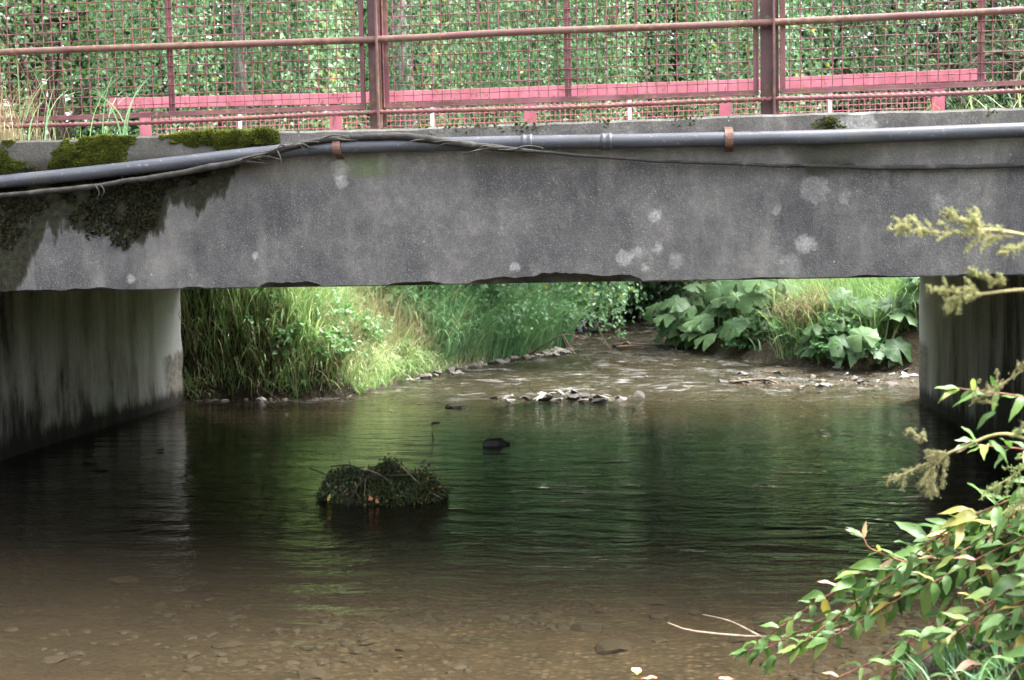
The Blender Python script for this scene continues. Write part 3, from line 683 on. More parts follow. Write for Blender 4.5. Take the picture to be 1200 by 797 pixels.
moss('moss', 'yellow-green moss cushions along the overgrown end of the kerb', (-3.6, -2.0), cover1, 15000, 3)
def cover2(x, s): return np.where((s < -.04) , -1, fbm(x * 7, s * 9, 31, 4) - .56)
moss('moss', 'sparse thin moss specks on the kerb top by the railing posts', (-2.0, 1.7), cover2, 1500, 4)
def cover3(x, s): return np.exp(-((x - .69) / .13) ** 2 - ((s + .06) / .06) ** 2) - .45 - .4 * fbm(x * 12, s * 12, 5)
moss('moss', 'small dark moss tuft on the kerb beside a white lichen patch', (.5, .9), cover3, 700, 5)
# dark moss hanging from the algae stain
def darkmoss():
    r = np.random.RandomState(8); n = 9000
    x = r.uniform(-3.62, -2.2, n * 3); z = r.uniform(1.5, 2.05, n * 3)
    lim = np.interp(x, [-3.62, -3.5, -2.75, -2.0], [1.45, 1.70, 1.72, 2.12]) - .75 * (fbm(x * 5.5, z * 1.6, 41, 4) - .5)
    k = (z > lim) & (fbm(x * 12, z * 12, 43, 3) > .36); x, z = x[k][:n], z[k][:n]; n = len(x)
    L = r.uniform(.006, .028, n); d = np.stack([r.normal(0, .4, n), -np.abs(r.normal(.8, .2, n)), r.normal(-.3, .5, n)], -1)
    base = np.stack([x, np.full(n, 6.354), z], -1); tip = base + d * L[:, None]; s = np.stack([r.normal(0, 1, n), 0 * x, r.normal(0, 1, n)], -1) * .006
    v = np.stack([base - s, base + s, tip], 1).reshape(-1, 3)
    tag(link('moss', make_mesh('moss', v, np.arange(n * 3).reshape(-1, 3), MT['darkmoss'], True, np.repeat(r.uniform(0, 1, n), 3))), 'blackish algae and moss below the pipe at the overgrown end', 'moss', kind='stuff')
darkmoss()

BURRS = [(-.02, 18.0, 'big round-leaved plant at the dark stream mouth, leaves over the water'), (.40, 17.5, 'tall round-leaved plant beside the stream-mouth one'),
    (.72, 17.05, 'round-leaved plant over the water between the stream mouth and the bright grass'), (.70, 18.0, 'tall round-leaved plant behind the stream-mouth pair'), (1.05, 16.6, 'round-leaved plant where the bright grass starts'),
    (1.72, 15.32, 'round-leaved plant beside the brown dead grass above the gravel spit'), (2.2, 15.12, 'round-leaved plant low above the middle of the gravel spit'), (2.68, 15.2, 'round-leaved plant against the dark abutment edge')]
# ------------------------------------------------------------------ blades (grass)
def blades(name, label, cat, base, L, wd, lean, bend, mat, rnd, seed=0, seg=5, up=None):
    """base (n,3), L,wd (n), lean (n,2) horizontal direction, bend (n)"""
    r = np.random.RandomState(seed); n = len(base); t = np.linspace(0, 1, seg + 1)
    hz = np.concatenate([lean, np.zeros((n, 1))], 1); hz /= np.linalg.norm(hz, axis=1)[:, None] + 1e-9
    th = bend[:, None] * t[None] ** 1.3 + .12                                   # angle from the vertical along the blade
    dz = np.cos(th); dh = np.sin(th); dt = 1 / seg
    z = np.cumsum(np.concatenate([np.zeros((n, 1)), (dz[:, 1:] + dz[:, :-1]) / 2 * dt], 1), 1) * L[:, None]
    h = np.cumsum(np.concatenate([np.zeros((n, 1)), (dh[:, 1:] + dh[:, :-1]) / 2 * dt], 1), 1) * L[:, None]
    c = base[:, None] + hz[:, None] * h[:, :, None]; c[:, :, 2] += z
    a = r.uniform(0, 2 * np.pi, n); side = np.stack([np.cos(a), np.sin(a), 0 * a], -1)
    ww = wd[:, None] * (np.clip(1.15 - t, 0, 1) ** .7)[None]; ww[:, -1] *= .25
    v = np.stack([c - side[:, None] * ww[:, :, None], c + side[:, None] * ww[:, :, None]], 2).reshape(-1, 3)
    o = np.arange(n)[:, None] * (2 * (seg + 1)); k = np.arange(seg)[None] * 2
    q = np.stack([o + k, o + k + 1, o + k + 3, o + k + 2], -1).reshape(-1, 4)
    me = make_mesh(name, v, q, mat, True, np.repeat(rnd, 2 * (seg + 1)))
    return tag(link(name, me), label, cat, kind='stuff')

def bank_pts(n, xr, yr, dmin, dmax, side, seed, clump=1.6, thr=.35):
    r = np.random.RandomState(seed); x = r.uniform(*xr, n * 6); y = r.uniform(*yr, n * 6)
    tab = XL if side == 'l' else XR
    e = np.interp(y, tab[:, 0], tab[:, 1]); d = (e - x) if side == 'l' else (x - e)
    k = (d > dmin) & (d < dmax) & (fbm(x * clump, y * clump, seed) > thr)
    x, y, d = x[k][:n], y[k][:n], d[k][:n]
    return np.stack([x, y, terrain(x, y)[0] - .02], -1), d, r
# sunlit left bank
p, d, r = bank_pts(34000, (-8.2, -2.6), (12.88, 16.6), -.06, 3.0, 'l', 21, 1.6, .25)
n = len(p); lx = r.normal(.2, 1.0, n) + 2.2 * (fbm(p[:, 0] * 1.7, p[:, 1] * 1.7, 31) - .5); ly = r.normal(-.3, .9, n) + 2.2 * (fbm(p[:, 0] * 1.7, p[:, 1] * 1.7, 37) - .5)
cl = fbm(p[:, 0] * 1.1, p[:, 1] * 1.1, 9)
L = r.uniform(.3, 1.0, n) * (.25 + 1.5 * fbm(p[:, 0] * 2.1, p[:, 1] * 2.1, 9, 2)); L = L * (.42 + .58 * sstep(0, 1.0, d)); bendv = np.abs(r.normal(1.5, .75, n)) + np.where(d < .3, .6, 0)
rn = np.clip(r.normal(.58, .24, n) + (fbm(p[:, 0] * .8, p[:, 1] * .8, 13) - .5) * .9, 0, 1)
blades('bank_grass', 'long pale green grass drooping over the bank beside the lime-streaked abutment', 'grass', p, L, .0025 + .008 * r.uniform(0, 1, n) ** 2.5, np.stack([lx, ly], -1), bendv, MT['grass'], rn, 1)
p, d, r = bank_pts(6000, (-7, -2.8), (12.95, 16.2), .0, 2.4, 'l', 23, 1.0, .42); n = len(p)
blades('dry_stalks', 'straw-coloured dry grass stalks standing among the pale green bank grass', 'grass', p, r.uniform(.4, 1.0, n), r.uniform(.0018, .004, n), r.normal(0, 1, (n, 2)) + [.3, -.3], np.abs(r.normal(1.0, .8, n)), MT['straw'], r.uniform(0, 1, n), 2)
p, d, r = bank_pts(3800, (-5.6, -4.0), (12.88, 14.0), -.05, 1.4, 'l', 25, 1.0, .1); n = len(p)
blades('weed_stems', 'tall upright weed stems hard against the upstream end of the abutment', 'grass', p, r.uniform(.3, 1.25, n) * (.35 + .65 * sstep(0, .9, d)), r.uniform(.0025, .007, n), r.normal(0, 1, (n, 2)) + [.2, -.3], np.abs(r.normal(.8, .6, n)), MT['grass'], np.clip(r.normal(.42, .33, n), 0, 1), 3)
# deep green reed grass farther up on the same side
p, d, r = bank_pts(13000, (-5.5, -1.4), (15.3, 19.8), -.03, 2.2, 'l', 27, 1.3, .30); n = len(p)
blades('reed_grass', 'deep green reed grass hanging to the water under the birch', 'grass', p, r.uniform(.6, 1.15, n), r.uniform(.004, .010, n), np.stack([r.normal(.5, .5, n), r.normal(-.6, .5, n)], -1), np.abs(r.normal(1.5, .5, n)), MT['reed'], np.clip(r.normal(.45, .25, n), 0, 1), 4)
# right bank grass
p, d, r = bank_pts(20000, (.2, 5.2), (14.6, 19.5), .02, 4.2, 'r', 29, 1.2, .33); n = len(p)
keep = np.ones(len(p), bool)
for (bx_, by_, _l) in BURRS: keep &= ~((np.abs(p[:, 0] - bx_) < .36) & (p[:, 1] < by_ + .05) & (p[:, 1] > by_ - .6))
p, d = p[keep], d[keep]; n = len(p)
blades('bank_grass', 'bright green grass arching between the two patches of big round leaves', 'grass', p, r.uniform(.4, 1.05, n), .003 + .008 * r.uniform(0, 1, n) ** 2, np.stack([r.normal(-.2, 1.0, n), r.normal(-.4, .9, n)], -1), np.abs(r.normal(1.3, .65, n)), MT['grass'], np.clip(r.normal(.48, .22, n) + (fbm(p[:, 0], p[:, 1], 3) - .5) * .6, 0, 1), 5)
p, d, r = bank_pts(420, (1.15, 1.75), (15.5, 16.2), .1, 1.6, 'r', 31, 1.0, .1); n = len(p)
blades('dry_grass', 'hanging brown dead grass between the round-leaved plants', 'grass', p + [0, 0, .35], r.uniform(.35, .7, n), r.uniform(.003, .007, n), np.stack([r.normal(-.2, .4, n), r.normal(-.8, .3, n)], -1), np.abs(r.normal(2.4, .35, n)), MT['straw'], r.uniform(0, .55, n), 6)
# low herbage on the upstream banks
for side, xr_, yr_, sd_, lab in (('l', (-14, -1.4), (13.4, 26), 33, 'low green herbage covering the shaded ground left of the stream'), ('r', (-.6, 14), (15.5, 26), 35, 'low green herbage covering the shaded ground right of the stream')):
    p, d, r = bank_pts(7000, xr_, yr_, .1, 12, side, sd_, .8, .3); n = len(p)
    blades('herbage', lab, 'grass', p, r.uniform(.15, .45, n), r.uniform(.006, .016, n), r.normal(0, 1, (n, 2)), np.abs(r.normal(1.1, .5, n)), MT['reed'], np.clip(r.normal(.3, .25, n), 0, 1), sd_, 4)
# near bank herbage on the plant side
p, d, r = bank_pts(5000, (-.4, 4), (1.2, 6.2), .25, 3.0, 'r', 37, 1.0, .2); n = len(p)
blades('herbage', 'short grass on the near bank beneath the leafy plants', 'grass', p, r.uniform(.10, .3, n), r.uniform(.003, .006, n), r.normal(0, 1, (n, 2)) + [-.5, 0], np.abs(r.normal(1.3, .5, n)), MT['reed'], np.clip(r.normal(.3, .2, n), 0, 1), 37, 4)
# dry grass on the kerb end
r = np.random.RandomState(39); n = 210
x = -3.75 + np.abs(r.normal(0, .16, n)); y = r.uniform(6.37, 6.66, n)
blades('dry_grass', 'bleached dry grass tangled in the railing foot at the mossy end', 'grass', np.stack([x, y, np.full(n, KT - .01)], -1), r.uniform(.12, .48, n), r.uniform(.0010, .0022, n), np.stack([r.normal(.3, .9, n), r.normal(-.35, .5, n)], -1), np.abs(r.normal(1.1, .9, n)), MT['straw'], r.uniform(.2, 1, n), 40, 7)
n = 70; x = -3.72 + np.abs(r.normal(0, .10, n)); y = r.uniform(6.345, 6.40, n)
blades('dry_grass', 'dead straw hanging over the mossy kerb end onto the pipe', 'grass', np.stack([x, y, np.full(n, KT)], -1), r.uniform(.15, .38, n), r.uniform(.0015, .003, n), np.stack([r.normal(.25, .5, n), -np.ones(n)], -1), np.abs(r.normal(2.5, .4, n)), MT['straw'], r.uniform(.2, 1, n), 41, 7)
n = 16; x = r.uniform(-3.6, -2.9, n)
blades('green_blades', 'few fresh green grass blades rising through the mesh at the mossy end', 'grass', np.stack([x, r.uniform(6.38, 6.5, n), np.full(n, KT)], -1), r.uniform(.25, .5, n), r.uniform(.003, .005, n), np.stack([r.normal(.5, .6, n), r.normal(0, .4, n)], -1), np.abs(r.normal(1.1, .4, n)), MT['reed'], r.uniform(.4, .9, n), 42, 7)
r = np.random.RandomState(44); n = 420
x = r.uniform(1.0, 3.4, n); k = r.uniform(0, 1, n) < sstep(1.1, 2.0, x); x = x[k]; n = len(x); y = r.uniform(6.72, 7.3, n)
blades('verge_grass', 'green verge grass behind the railing where the pink railing ends', 'grass', np.stack([x, y, np.full(n, 2.0)], -1), r.uniform(.2, .48, n), r.uniform(.0018, .004, n), r.normal(0, 1, (n, 2)), np.abs(r.normal(.8, .5, n)), MT['grass'], np.clip(r.normal(.6, .25, n), 0, 1), 45, 5)

# ------------------------------------------------------------------ trees
def leaf_quads(P, D, N, L, W):
    """diamond leaves: P base, D direction, N approx normal"""
    D = D / (np.linalg.norm(D, axis=1)[:, None] + 1e-9); S = np.cross(D, N); S /= np.linalg.norm(S, axis=1)[:, None] + 1e-9
    U = np.cross(S, D); L = L[:, None]; W = W[:, None]
    mid = P + D * L * .42
    v = np.stack([P, mid + S * W + U * W * .35, P + D * L, mid - S * W + U * W * .35], 1).reshape(-1, 3)
    o = np.arange(len(P))[:, None] * 4
    return v, np.concatenate([o + np.array([[0, 1, 2]]), o + np.array([[0, 2, 3]])])

def strands_tree(name, label, base, height, limbs, strands, endz, seed, leafL, leafW, spacing, mats, low=None, trunk_r=.16, lean=(0, 0), arch=0.0, group=None):
    """tree with limbs carrying hanging leafy strands; limbs: list of (azimuth, length, z at trunk)"""
    r = np.random.RandomState(seed); e = empty(name, base, label, 'tree', group)
    b0 = np.array(base, float)
    tt = np.linspace(0, 1, 14); tp = b0 + np.stack([lean[0] * tt ** 1.5 + .15 * np.sin(tt * 5 + seed), lean[1] * tt ** 1.5 + .12 * np.sin(tt * 4 + seed * 2), height * tt], -1)
    tp[0, 2] -= .3
    mb = MB(); mb.tube(tp, trunk_r * (1.1 - tt * .95) + .012, 12); mb.build('trunk', mats[0], e)
    twig = MB(); P = []; D = []
    limbpts = []
    for (azm, ln, zt_) in limbs:
        f = np.clip(zt_ / height, .1, .98); s0 = np.array([np.interp(f, tt, tp[:, k]) for k in range(3)])
        u = np.linspace(0, 1, 10); hx, hy = math.sin(azm), math.cos(azm)
        rise = r.uniform(.7, 1.5)
        lp = s0 + np.stack([hx * ln * u + .15 * np.sin(u * 7 + azm), hy * ln * u + .15 * np.cos(u * 6 + azm), rise * np.sin(u * 2.2) * 1.0 - .55 * u ** 2], -1)
        mb = MB(); mb.tube(lp, .055 * (1.1 - u) + .008, 7); mb.build('limb', mats[0], e)
        limbpts.append(lp)
    LP = np.concatenate([l[3:] for l in limbpts])
    starts = []
    ncl = max(12, strands // 6); tone = []
    for k in range(ncl):
        l = limbpts[r.randint(len(limbpts))]; u = r.uniform(.25, 1.0); q = np.array([np.interp(u, np.linspace(0, 1, 10), l[:, c]) for c in range(3)])
        c0 = q + np.array([r.normal(0, .55), r.normal(0, .55), r.normal(.05, .25)]); tn = r.normal(0, .22)
        for j in range(r.randint(3, 8)):
            starts.append((q, c0 + np.array([r.normal(0, .17), r.normal(0, .17), r.normal(0, .15)]), None)); tone.append(tn + r.normal(0, .05))
    for (x, y, z0, ze) in (low or []):
        i_ = np.argmin(np.hypot(LP[:, 0] - x, LP[:, 1] - y)); starts.append((LP[i_], np.array([x, y, z0]), ze)); tone.append(.08)
    T = []
    for (q, s, ze), tn in zip(starts, tone):
        ze = endz(r, s) if ze is None else ze
        drop = max(s[2] - ze, .6); n = 9; u = np.linspace(0, 1, n)
        ph = r.uniform(0, 6, 2); sw = r.uniform(.05, .16); out = r.normal(0, 1, 2) * arch
        c = s + np.stack([out[0] * u ** .7 + sw * np.sin(u * 3.5 + ph[0]) * u, out[1] * u ** .7 + sw * np.sin(u * 3 + ph[1]) * u, -drop * u ** 1.15], -1)
        full = np.vstack([q, (q + s) / 2 + [0, 0, .08], c])
        twig.tube(full, np.concatenate([[.010, .007], .005 * (1.15 - u)]), 3, cap=False)
        m_ = int(drop / spacing); uu = r.uniform(0.0, 1, m_); pts = np.stack([np.interp(uu, u, c[:, k]) for k in range(3)], -1)
        hk = (pts[:, 2] < 5.6) | (r.uniform(0, 1, m_) < .12); pts = pts[hk]; m_ = len(pts)
        # short side twigs
        off = r.normal(0, .042, (m_, 3)); off[:, 2] -= np.abs(r.normal(0, .03, m_)); P.append(pts + off); T.append(np.full(m_, tn))
        D.append(np.stack([r.normal(0, .6, m_), r.normal(0, .6, m_), -np.abs(r.normal(.8, .4, m_))], -1))
    P = np.vstack(P); D = np.vstack(D); n = len(P)
    N = r.normal(0, .5, (n, 3)) + [0, -.8, .6]
    L = leafL * r.uniform(.7, 1.25, n); v, t_ = leaf_quads(P, D, N, L, L * leafW)
    hue = np.clip(r.beta(2, 2, n) * .6 + .08 + np.concatenate(T) + .35 * (fbm(P[:, 0] * .9, P[:, 1] * .9, P[:, 2] * .9) - .35), 0, .97)
    hue = np.where(r.uniform(0, 1, n) < .012, 1.0, hue)
    cr = MB(); cr.add(v, None, t_, np.repeat(hue, 4)); c_ = cr.build('crown', mats[1], e, False); c_['kind'] = 'stuff'
    twig.build('twigs', mats[2], e)['kind'] = 'stuff'
    return e

def base_at(x, y): return (x, y, gz(x, y))
def ring(n, l0, l1, z0, z1, seed, a0=0, a1=2 * math.pi):
    r = np.random.RandomState(seed); return [(a0 + (a1 - a0) * (k + r.uniform(-.3, .3)) / n, r.uniform(l0, l1), r.uniform(z0, z1)) for k in range(n)]
BM = (MT['birchbark'], MT['birch'], MT['bark'])
e1 = lambda r, s: max(r.normal(2.1, .6), 1.45)
low1 = []
r = np.random.RandomState(70)
for k in range(26): low1.append((r.uniform(-3.4, -1.75), r.uniform(16.2, 17.8), r.uniform(4.2, 5.6), r.uniform(.75, 1.5)))
for k in range(44): low1.append((r.uniform(-3.1, -1.65), r.uniform(15.5, 16.6), r.uniform(3.6, 5.0), r.uniform(.55, 1.05)))
strands_tree('birch_tree', 'weeping birch on the left bank trailing small pale leaves over reed grass', base_at(-4.0, 18.2), 9.0, ring(14, 2.6, 4.4, 4.5, 7.8, 51), 370, e1, 52, .066, .34, .028, BM, low1, .17, (.3, -.6))
low2 = []
for k in range(20): low2.append((r.normal(-.92, .22), r.normal(16.6, .25), r.uniform(3.8, 5.2), r.uniform(.5, 1.15)))
for k in range(6): low2.append((r.normal(-.95, .07), r.normal(16.5, .12), r.uniform(3.8, 5.2), r.uniform(.30, .55)))
for k in range(16): low2.append((r.normal(-.98, .26), r.uniform(15.6, 16.3), r.uniform(3.6, 5.0), r.uniform(.6, 1.1)))
for k in range(8): low2.append((r.uniform(-1.7, -1.3), r.normal(17, .25), r.uniform(3.8, 5.2), r.uniform(.85, 1.3)))
strands_tree('birch_tree', 'weeping birch leaning over the stream with a leafy strand almost touching the water', base_at(.9, 19.6), 8.6, ring(14, 2.6, 4.6, 4.3, 7.4, 53), 310, e1, 54, .066, .34, .028, BM, low2, .16, (-.9, -1.2))
strands_tree('birch_tree', 'smaller birch between the alder and the weeping birch on the left bank', base_at(-6.3, 17.2), 7.2, ring(10, 1.6, 2.8, 3.8, 6.2, 55), 200, e1, 56, .055, .42, .034, BM, None, .11, (.2, -.4))
# narrow-leaved willow to the right
strands_tree('willow_tree', 'grey-green narrow-leaved willow beyond the rounded end of the pink board', base_at(4.6, 17.6), 6.0, ring(14, 1.4, 3.6, 1.6, 5.2, 57), 240, lambda r, s: max(s[2] - r.uniform(.6, 1.6), 1.7), 58, .12, .10, .020, (MT['bark'], MT['willow'], MT['bark']), None, .14, (-.4, -.5), .55)
strands_tree('willow_tree', 'second willow standing darker behind the narrow-leaved one', base_at(3.4, 20.5), 6.5, ring(12, 1.4, 3.2, 1.8, 5.4, 59), 240, lambda r, s: max(s[2] - r.uniform(.6, 1.8), 1.5), 60, .11, .13, .024, (MT['bark'], MT['willow'], MT['bark']), None, .14, (-.3, -.4), .5)

def bush(name, label, cat, base, height, rx, ry, z0, n, leafL, leafW, mat, seed, clusters=60, trunk_r=.12, group=None, stems=1):
    r = np.random.RandomState(seed); e = empty(name, base, label, cat, group); b0 = np.array(base, float)
    ctr = r.normal(0, 1, (clusters, 3)); ctr /= np.linalg.norm(ctr, axis=1)[:, None]; ctr *= r.uniform(.35, 1.0, clusters)[:, None] ** .6
    H = (height - z0) / 2
    C = b0 + np.stack([ctr[:, 0] * rx, ctr[:, 1] * ry, z0 + H + ctr[:, 2] * H], -1)
    tw = MB()
    for s in range(stems):
        top = np.array([r.normal(0, rx * .15), r.normal(0, ry * .15), height * .75]); u = np.linspace(0, 1, 8)
        off = np.array([r.normal(0, .12), r.normal(0, .12), -.25]) * (stems > 1) + np.array([0, 0, -.2])
        mb = MB(); mb.tube(b0 + off + np.outer(u, top) + np.stack([.1 * np.sin(u * 5 + s), .1 * np.cos(u * 4 + s) - .1, 0 * u], -1), trunk_r * (1.1 - u * .9), 8); mb.build('trunk' if cat == 'tree' else 'stem', MT['bark'], e)
    for c in C[::2]:
        f = r.uniform(.25, .7); s = b0 + np.array([0, 0, height * f * .8]); u = np.linspace(0, 1, 5)
        tw.tube(s + np.outer(u, c - s) + np.stack([0 * u, 0 * u, .15 * np.sin(u * 3.1)], -1), trunk_r * .22 * (1.1 - u), 4, cap=False)
    tw.build('branches', MT['bark'], e)['kind'] = 'stuff'
    k = r.randint(0, clusters, n); sg = np.array([rx, ry, H]) * r.uniform(.14, .30, clusters)[k][:, None]
    P = C[k] + r.normal(0, 1, (n, 3)) * sg * .75; P[:, 2] = np.maximum(P[:, 2], b0[2] + .05)
    D = r.normal(0, 1, (n, 3)) + (P - C[k]) * .6 + [0, 0, -.35]; N = r.normal(0, .6, (n, 3)) + [0, -.3, 1]
    L = leafL * r.uniform(.6, 1.3, n); v, t_ = leaf_quads(P, D, N, L, L * leafW)
    hue = np.clip(r.beta(2, 2, n) * .75 + .5 * (r.uniform(0, 1, clusters)[k] - .4), 0, 1)
    mb = MB(); mb.add(v, None, t_, np.repeat(hue, 4)); mb.build('crown' if cat == 'tree' else 'foliage', mat, e, False)['kind'] = 'stuff'
    return e
bush('alder_tree', 'dark green alder with sky showing through beyond the mossy kerb end', 'tree', base_at(-9.6, 18.5), 8.5, 2.6, 2.4, 1.4, 15000, .085, .40, MT['alder'], 61, 60, .16)
bg_trees = [(-13.5, 25, 8, 2.6), (-8.6, 25.5, 9, 2.9), (-5.0, 26.5, 10, 3.0), (-1.2, 26.0, 10, 3.2), (2.6, 25.5, 9, 3.0), (6.6, 23.5, 8, 2.8), (9.5, 20.5, 7, 2.5), (0.8, 31, 11, 3.6), (-7.2, 32, 11, 3.6)]
labs = ['dark woodland tree far left of the alder', 'dark woodland tree behind the alder', 'dark woodland tree behind the left weeping birch', 'dark woodland tree closing the stream tunnel', 'dark woodland tree behind the leaning birch', 'dark woodland tree behind the willows', 'dark woodland tree right of the willows', 'tall dark tree at the back of the wood beyond the stream tunnel', 'tall dark tree at the back of the wood beyond the left birch']
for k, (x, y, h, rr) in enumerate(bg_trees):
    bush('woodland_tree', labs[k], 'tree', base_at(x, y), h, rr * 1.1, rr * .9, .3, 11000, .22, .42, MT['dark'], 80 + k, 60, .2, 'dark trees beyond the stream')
for k, (x, y, h, rr, lab) in enumerate([(-3.75, 15.7, .85, .55, 'leafy green shrub behind the pale bank grass'), (-2.95, 16.55, .9, .5, 'leafy shrub rising out of the reed grass under the birch'), (-2.0, 18.2, .9, .5, 'dark small shrub at the stream edge behind the reed grass'), (-6.0, 15.6, 1.1, .8, 'broad green shrub above the abutment end'), (1.0, 18.6, 1.4, .8, 'dark green shrub behind the big round leaves'), (2.6, 18.4, 1.3, .8, 'bright green shrub above the right bank grass')]):
    bush('bank_shrub', lab, 'shrub', base_at(x, y), h, rr, rr * .8, .1, 2600, .10, .46, MT['shrub'], 100 + k, 26, .025, 'shrubs on the banks', 4)
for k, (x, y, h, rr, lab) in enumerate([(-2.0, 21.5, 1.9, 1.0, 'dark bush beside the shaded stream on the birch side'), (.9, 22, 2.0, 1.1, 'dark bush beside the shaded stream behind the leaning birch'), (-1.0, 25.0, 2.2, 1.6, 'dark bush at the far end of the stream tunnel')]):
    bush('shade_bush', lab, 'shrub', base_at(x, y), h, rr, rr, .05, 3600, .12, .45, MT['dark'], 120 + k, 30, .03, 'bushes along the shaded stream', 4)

r = np.random.RandomState(170); k = 0
while k < 30:
    y = r.uniform(13.0, 18.0); d_ = r.uniform(.05, .9); x = np.interp(y, XL[:, 0], XL[:, 1]) - d_
    if x < -5.15: continue
    h = r.uniform(.35, .75)
    bush('bank_herb', 'small leafy weed growing among the grass of the left bank', 'plant', base_at(x, y), h, r.uniform(.14, .3), r.uniform(.12, .25), .12, 150, r.uniform(.05, .09), r.uniform(.20, .40), MT['shrub'], 700 + k, 9, .006, 'weeds among the left bank grass', 3); k += 1
k = 0
while k < 12:
    y = r.uniform(14.9, 17.2); x = np.interp(y, XR[:, 0], XR[:, 1]) + r.uniform(.03, .5)
    if x > 3.0: continue
    bush('bank_herb', 'small leafy weed growing at the foot of the right bank', 'plant', base_at(x, y), r.uniform(.2, .5), r.uniform(.14, .3), r.uniform(.12, .25), .05, 200, r.uniform(.06, .10), r.uniform(.22, .45), MT['shrub'], 740 + k, 9, .006, 'weeds at the foot of the right bank', 3); k += 1
# ------------------------------------------------------------------ butterbur (big round leaves)
def burr_mesh(seed):
    r = np.random.RandomState(seed); na, nr = 30, 6
    a = np.linspace(R(18), R(342), na); v = [(0, 0, 0)]; 
    lob = 1 + .07 * np.sin(a * 7 + seed) + .05 * np.sin(a * 13 + 2 * seed) + r.normal(0, .02, na)
    for k in range(1, nr + 1):
        q = k / nr; rad = q * lob ** (q * 1.2)
        z = -.26 * q ** 2 + .075 * q * np.abs(np.sin(a * 4.5 + seed)) + .12 * q ** 2 * np.sin(a * 2 + seed) + r.normal(0, .018, na) * q
        ex = 1.0 + .12 * np.cos(a)
        v += list(zip(rad * np.cos(a + math.pi) * ex, rad * np.sin(a + math.pi), z))
    t = [(0, 1 + j, 2 + j) for j in range(na - 1)]; q = [(1 + (k - 1) * na + j, 1 + k * na + j, 2 + k * na + j, 2 + (k - 1) * na + j) for k in range(1, nr) for j in range(na - 1)]
    return make_mesh('leaf', np.array(v), [np.array(t), np.array(q)], MT['burr'])
BUR = [burr_mesh(k) for k in range(6)]
def burr_plant(label, x, y, n, rmin, rmax, spread, hmin, hmax, seed):
    r = np.random.RandomState(seed); z = gz(x, y); e = empty('butterbur_plant', (x, y, z), label, 'plant', 'big round-leaved plants on the upstream bank')
    for k in range(n):
        a = r.uniform(0, 2 * math.pi); q = spread * math.sqrt(r.uniform(0.02, 1)); lx, ly = q * math.cos(a), q * math.sin(a) * .7
        lz = max(gz(x + lx, y + ly), float(wl(y + ly))) - z + r.uniform(hmin, hmax) * (1.15 - .5 * q / spread) + .06
        o = link('leaf', BUR[r.randint(6)], e); o.location = (lx, ly, lz); s = r.uniform(rmin, rmax); o.scale = (s, s, s)
        out = math.atan2(ly * .5 - .4, lx * .8); tilt = r.uniform(.35, 1.05)
        nrm = Vector((math.cos(out) * math.sin(tilt), math.sin(out) * math.sin(tilt), math.cos(tilt)))
        o.rotation_mode = 'QUATERNION'; o.rotation_quaternion = nrm.to_track_quat('Z', 'X') @ Matrix.Rotation(r.uniform(-.6, .6), 3, 'Z').to_quaternion()
        u = np.linspace(0, 1, 6); p0 = np.array([lx * .3, ly * .3, -.05]); p1 = np.array([lx, ly, lz - .004])
        st = MB(); st.tube(p0 + np.outer(u, p1 - p0) + np.stack([0 * u, 0 * u, .06 * np.sin(u * 3.1)], -1), .010 * (1.1 - u * .5), 5)
        me = make_mesh('stalk', np.vstack(st.v), [np.vstack(st.q), np.vstack(st.t)], MT['burrstem']); link('stalk', me, e)
for k, (x, y, lab) in enumerate(BURRS):
    big = x < 1.4
    n, a, b_, sp_, h0, h1 = (15, .13, .235, .50, .14, .80) if big else (12, .11, .20, .42, .08, .60)
    burr_plant(lab, x, y, n, a, b_, sp_, h0, h1, 140 + k)

# ------------------------------------------------------------------ stones
def hull_stone(seed, flat, npt=14):
    r = np.random.RandomState(seed); bm = bmesh.new()
    P = r.normal(0, 1, (npt, 3)); P /= np.linalg.norm(P, axis=1)[:, None]; P *= r.uniform(.8, 1.05, npt)[:, None]; P[:, 2] *= flat
    for q in P: bm.verts.new(q)
    bmesh.ops.convex_hull(bm, input=bm.verts); 
    for v in [v for v in bm.verts if not v.link_faces]: bm.verts.remove(v)
    me = bpy.data.meshes.new('stone'); bm.to_mesh(me); bm.free(); return me
def stone_set(mat, flat, n, npt=14, seed=0):
    out = []
    for k in range(n): me = hull_stone(seed + k, flat, npt); me.materials.append(mat); out.append(me)
    return out
S_BED = stone_set(MT['stone'], .26, 8, 34, 200); S_PALE = stone_set(MT['palestone'], .5, 6, 16, 220); S_SHALE = stone_set(MT['shale'], .30, 8, 11, 240)
def stone(me, x, y, z, s, r, tilt=.25):
    o = link('stone', me, ground); o.location = (x, y, z); o.rotation_euler = (r.normal(0, tilt), r.normal(0, tilt), r.uniform(0, 6.28)); o.scale = (s, s * r.uniform(.55, 1), s * r.uniform(.7, 1.1)); return o
r = np.random.RandomState(260)
for k in range(125):        # bed of the shallow run
    y = 4.2 + 2.6 * r.uniform(0, 1) ** 1.4; x = r.uniform(-2.9, 1.3) * (y / 4.8); 
    if r.uniform() > .2 + .8 * float(sstep(-2.5, -1.2, x)): continue
    z, d_ = terrain(x, y)
    s = r.choice([.035, .055, .075, .11], p=[.32, .33, .23, .12]) * r.uniform(.8, 1.2)
    stone(S_BED[r.randint(8)], x, y, float(z) + s * .04, s, r, .07)
for k in range(60):         # shale bar at the head of the pool
    q = r.normal(0, 1); x = np.clip(-1.22 + .42 * q, -2.0, -.5); y = r.normal(12.95, .10); s = r.uniform(.04, .115)
    stone(S_SHALE[r.randint(8)], x, y, max(float(terrain(x, y)[0]), .005) + s * .14, s, r, .30)
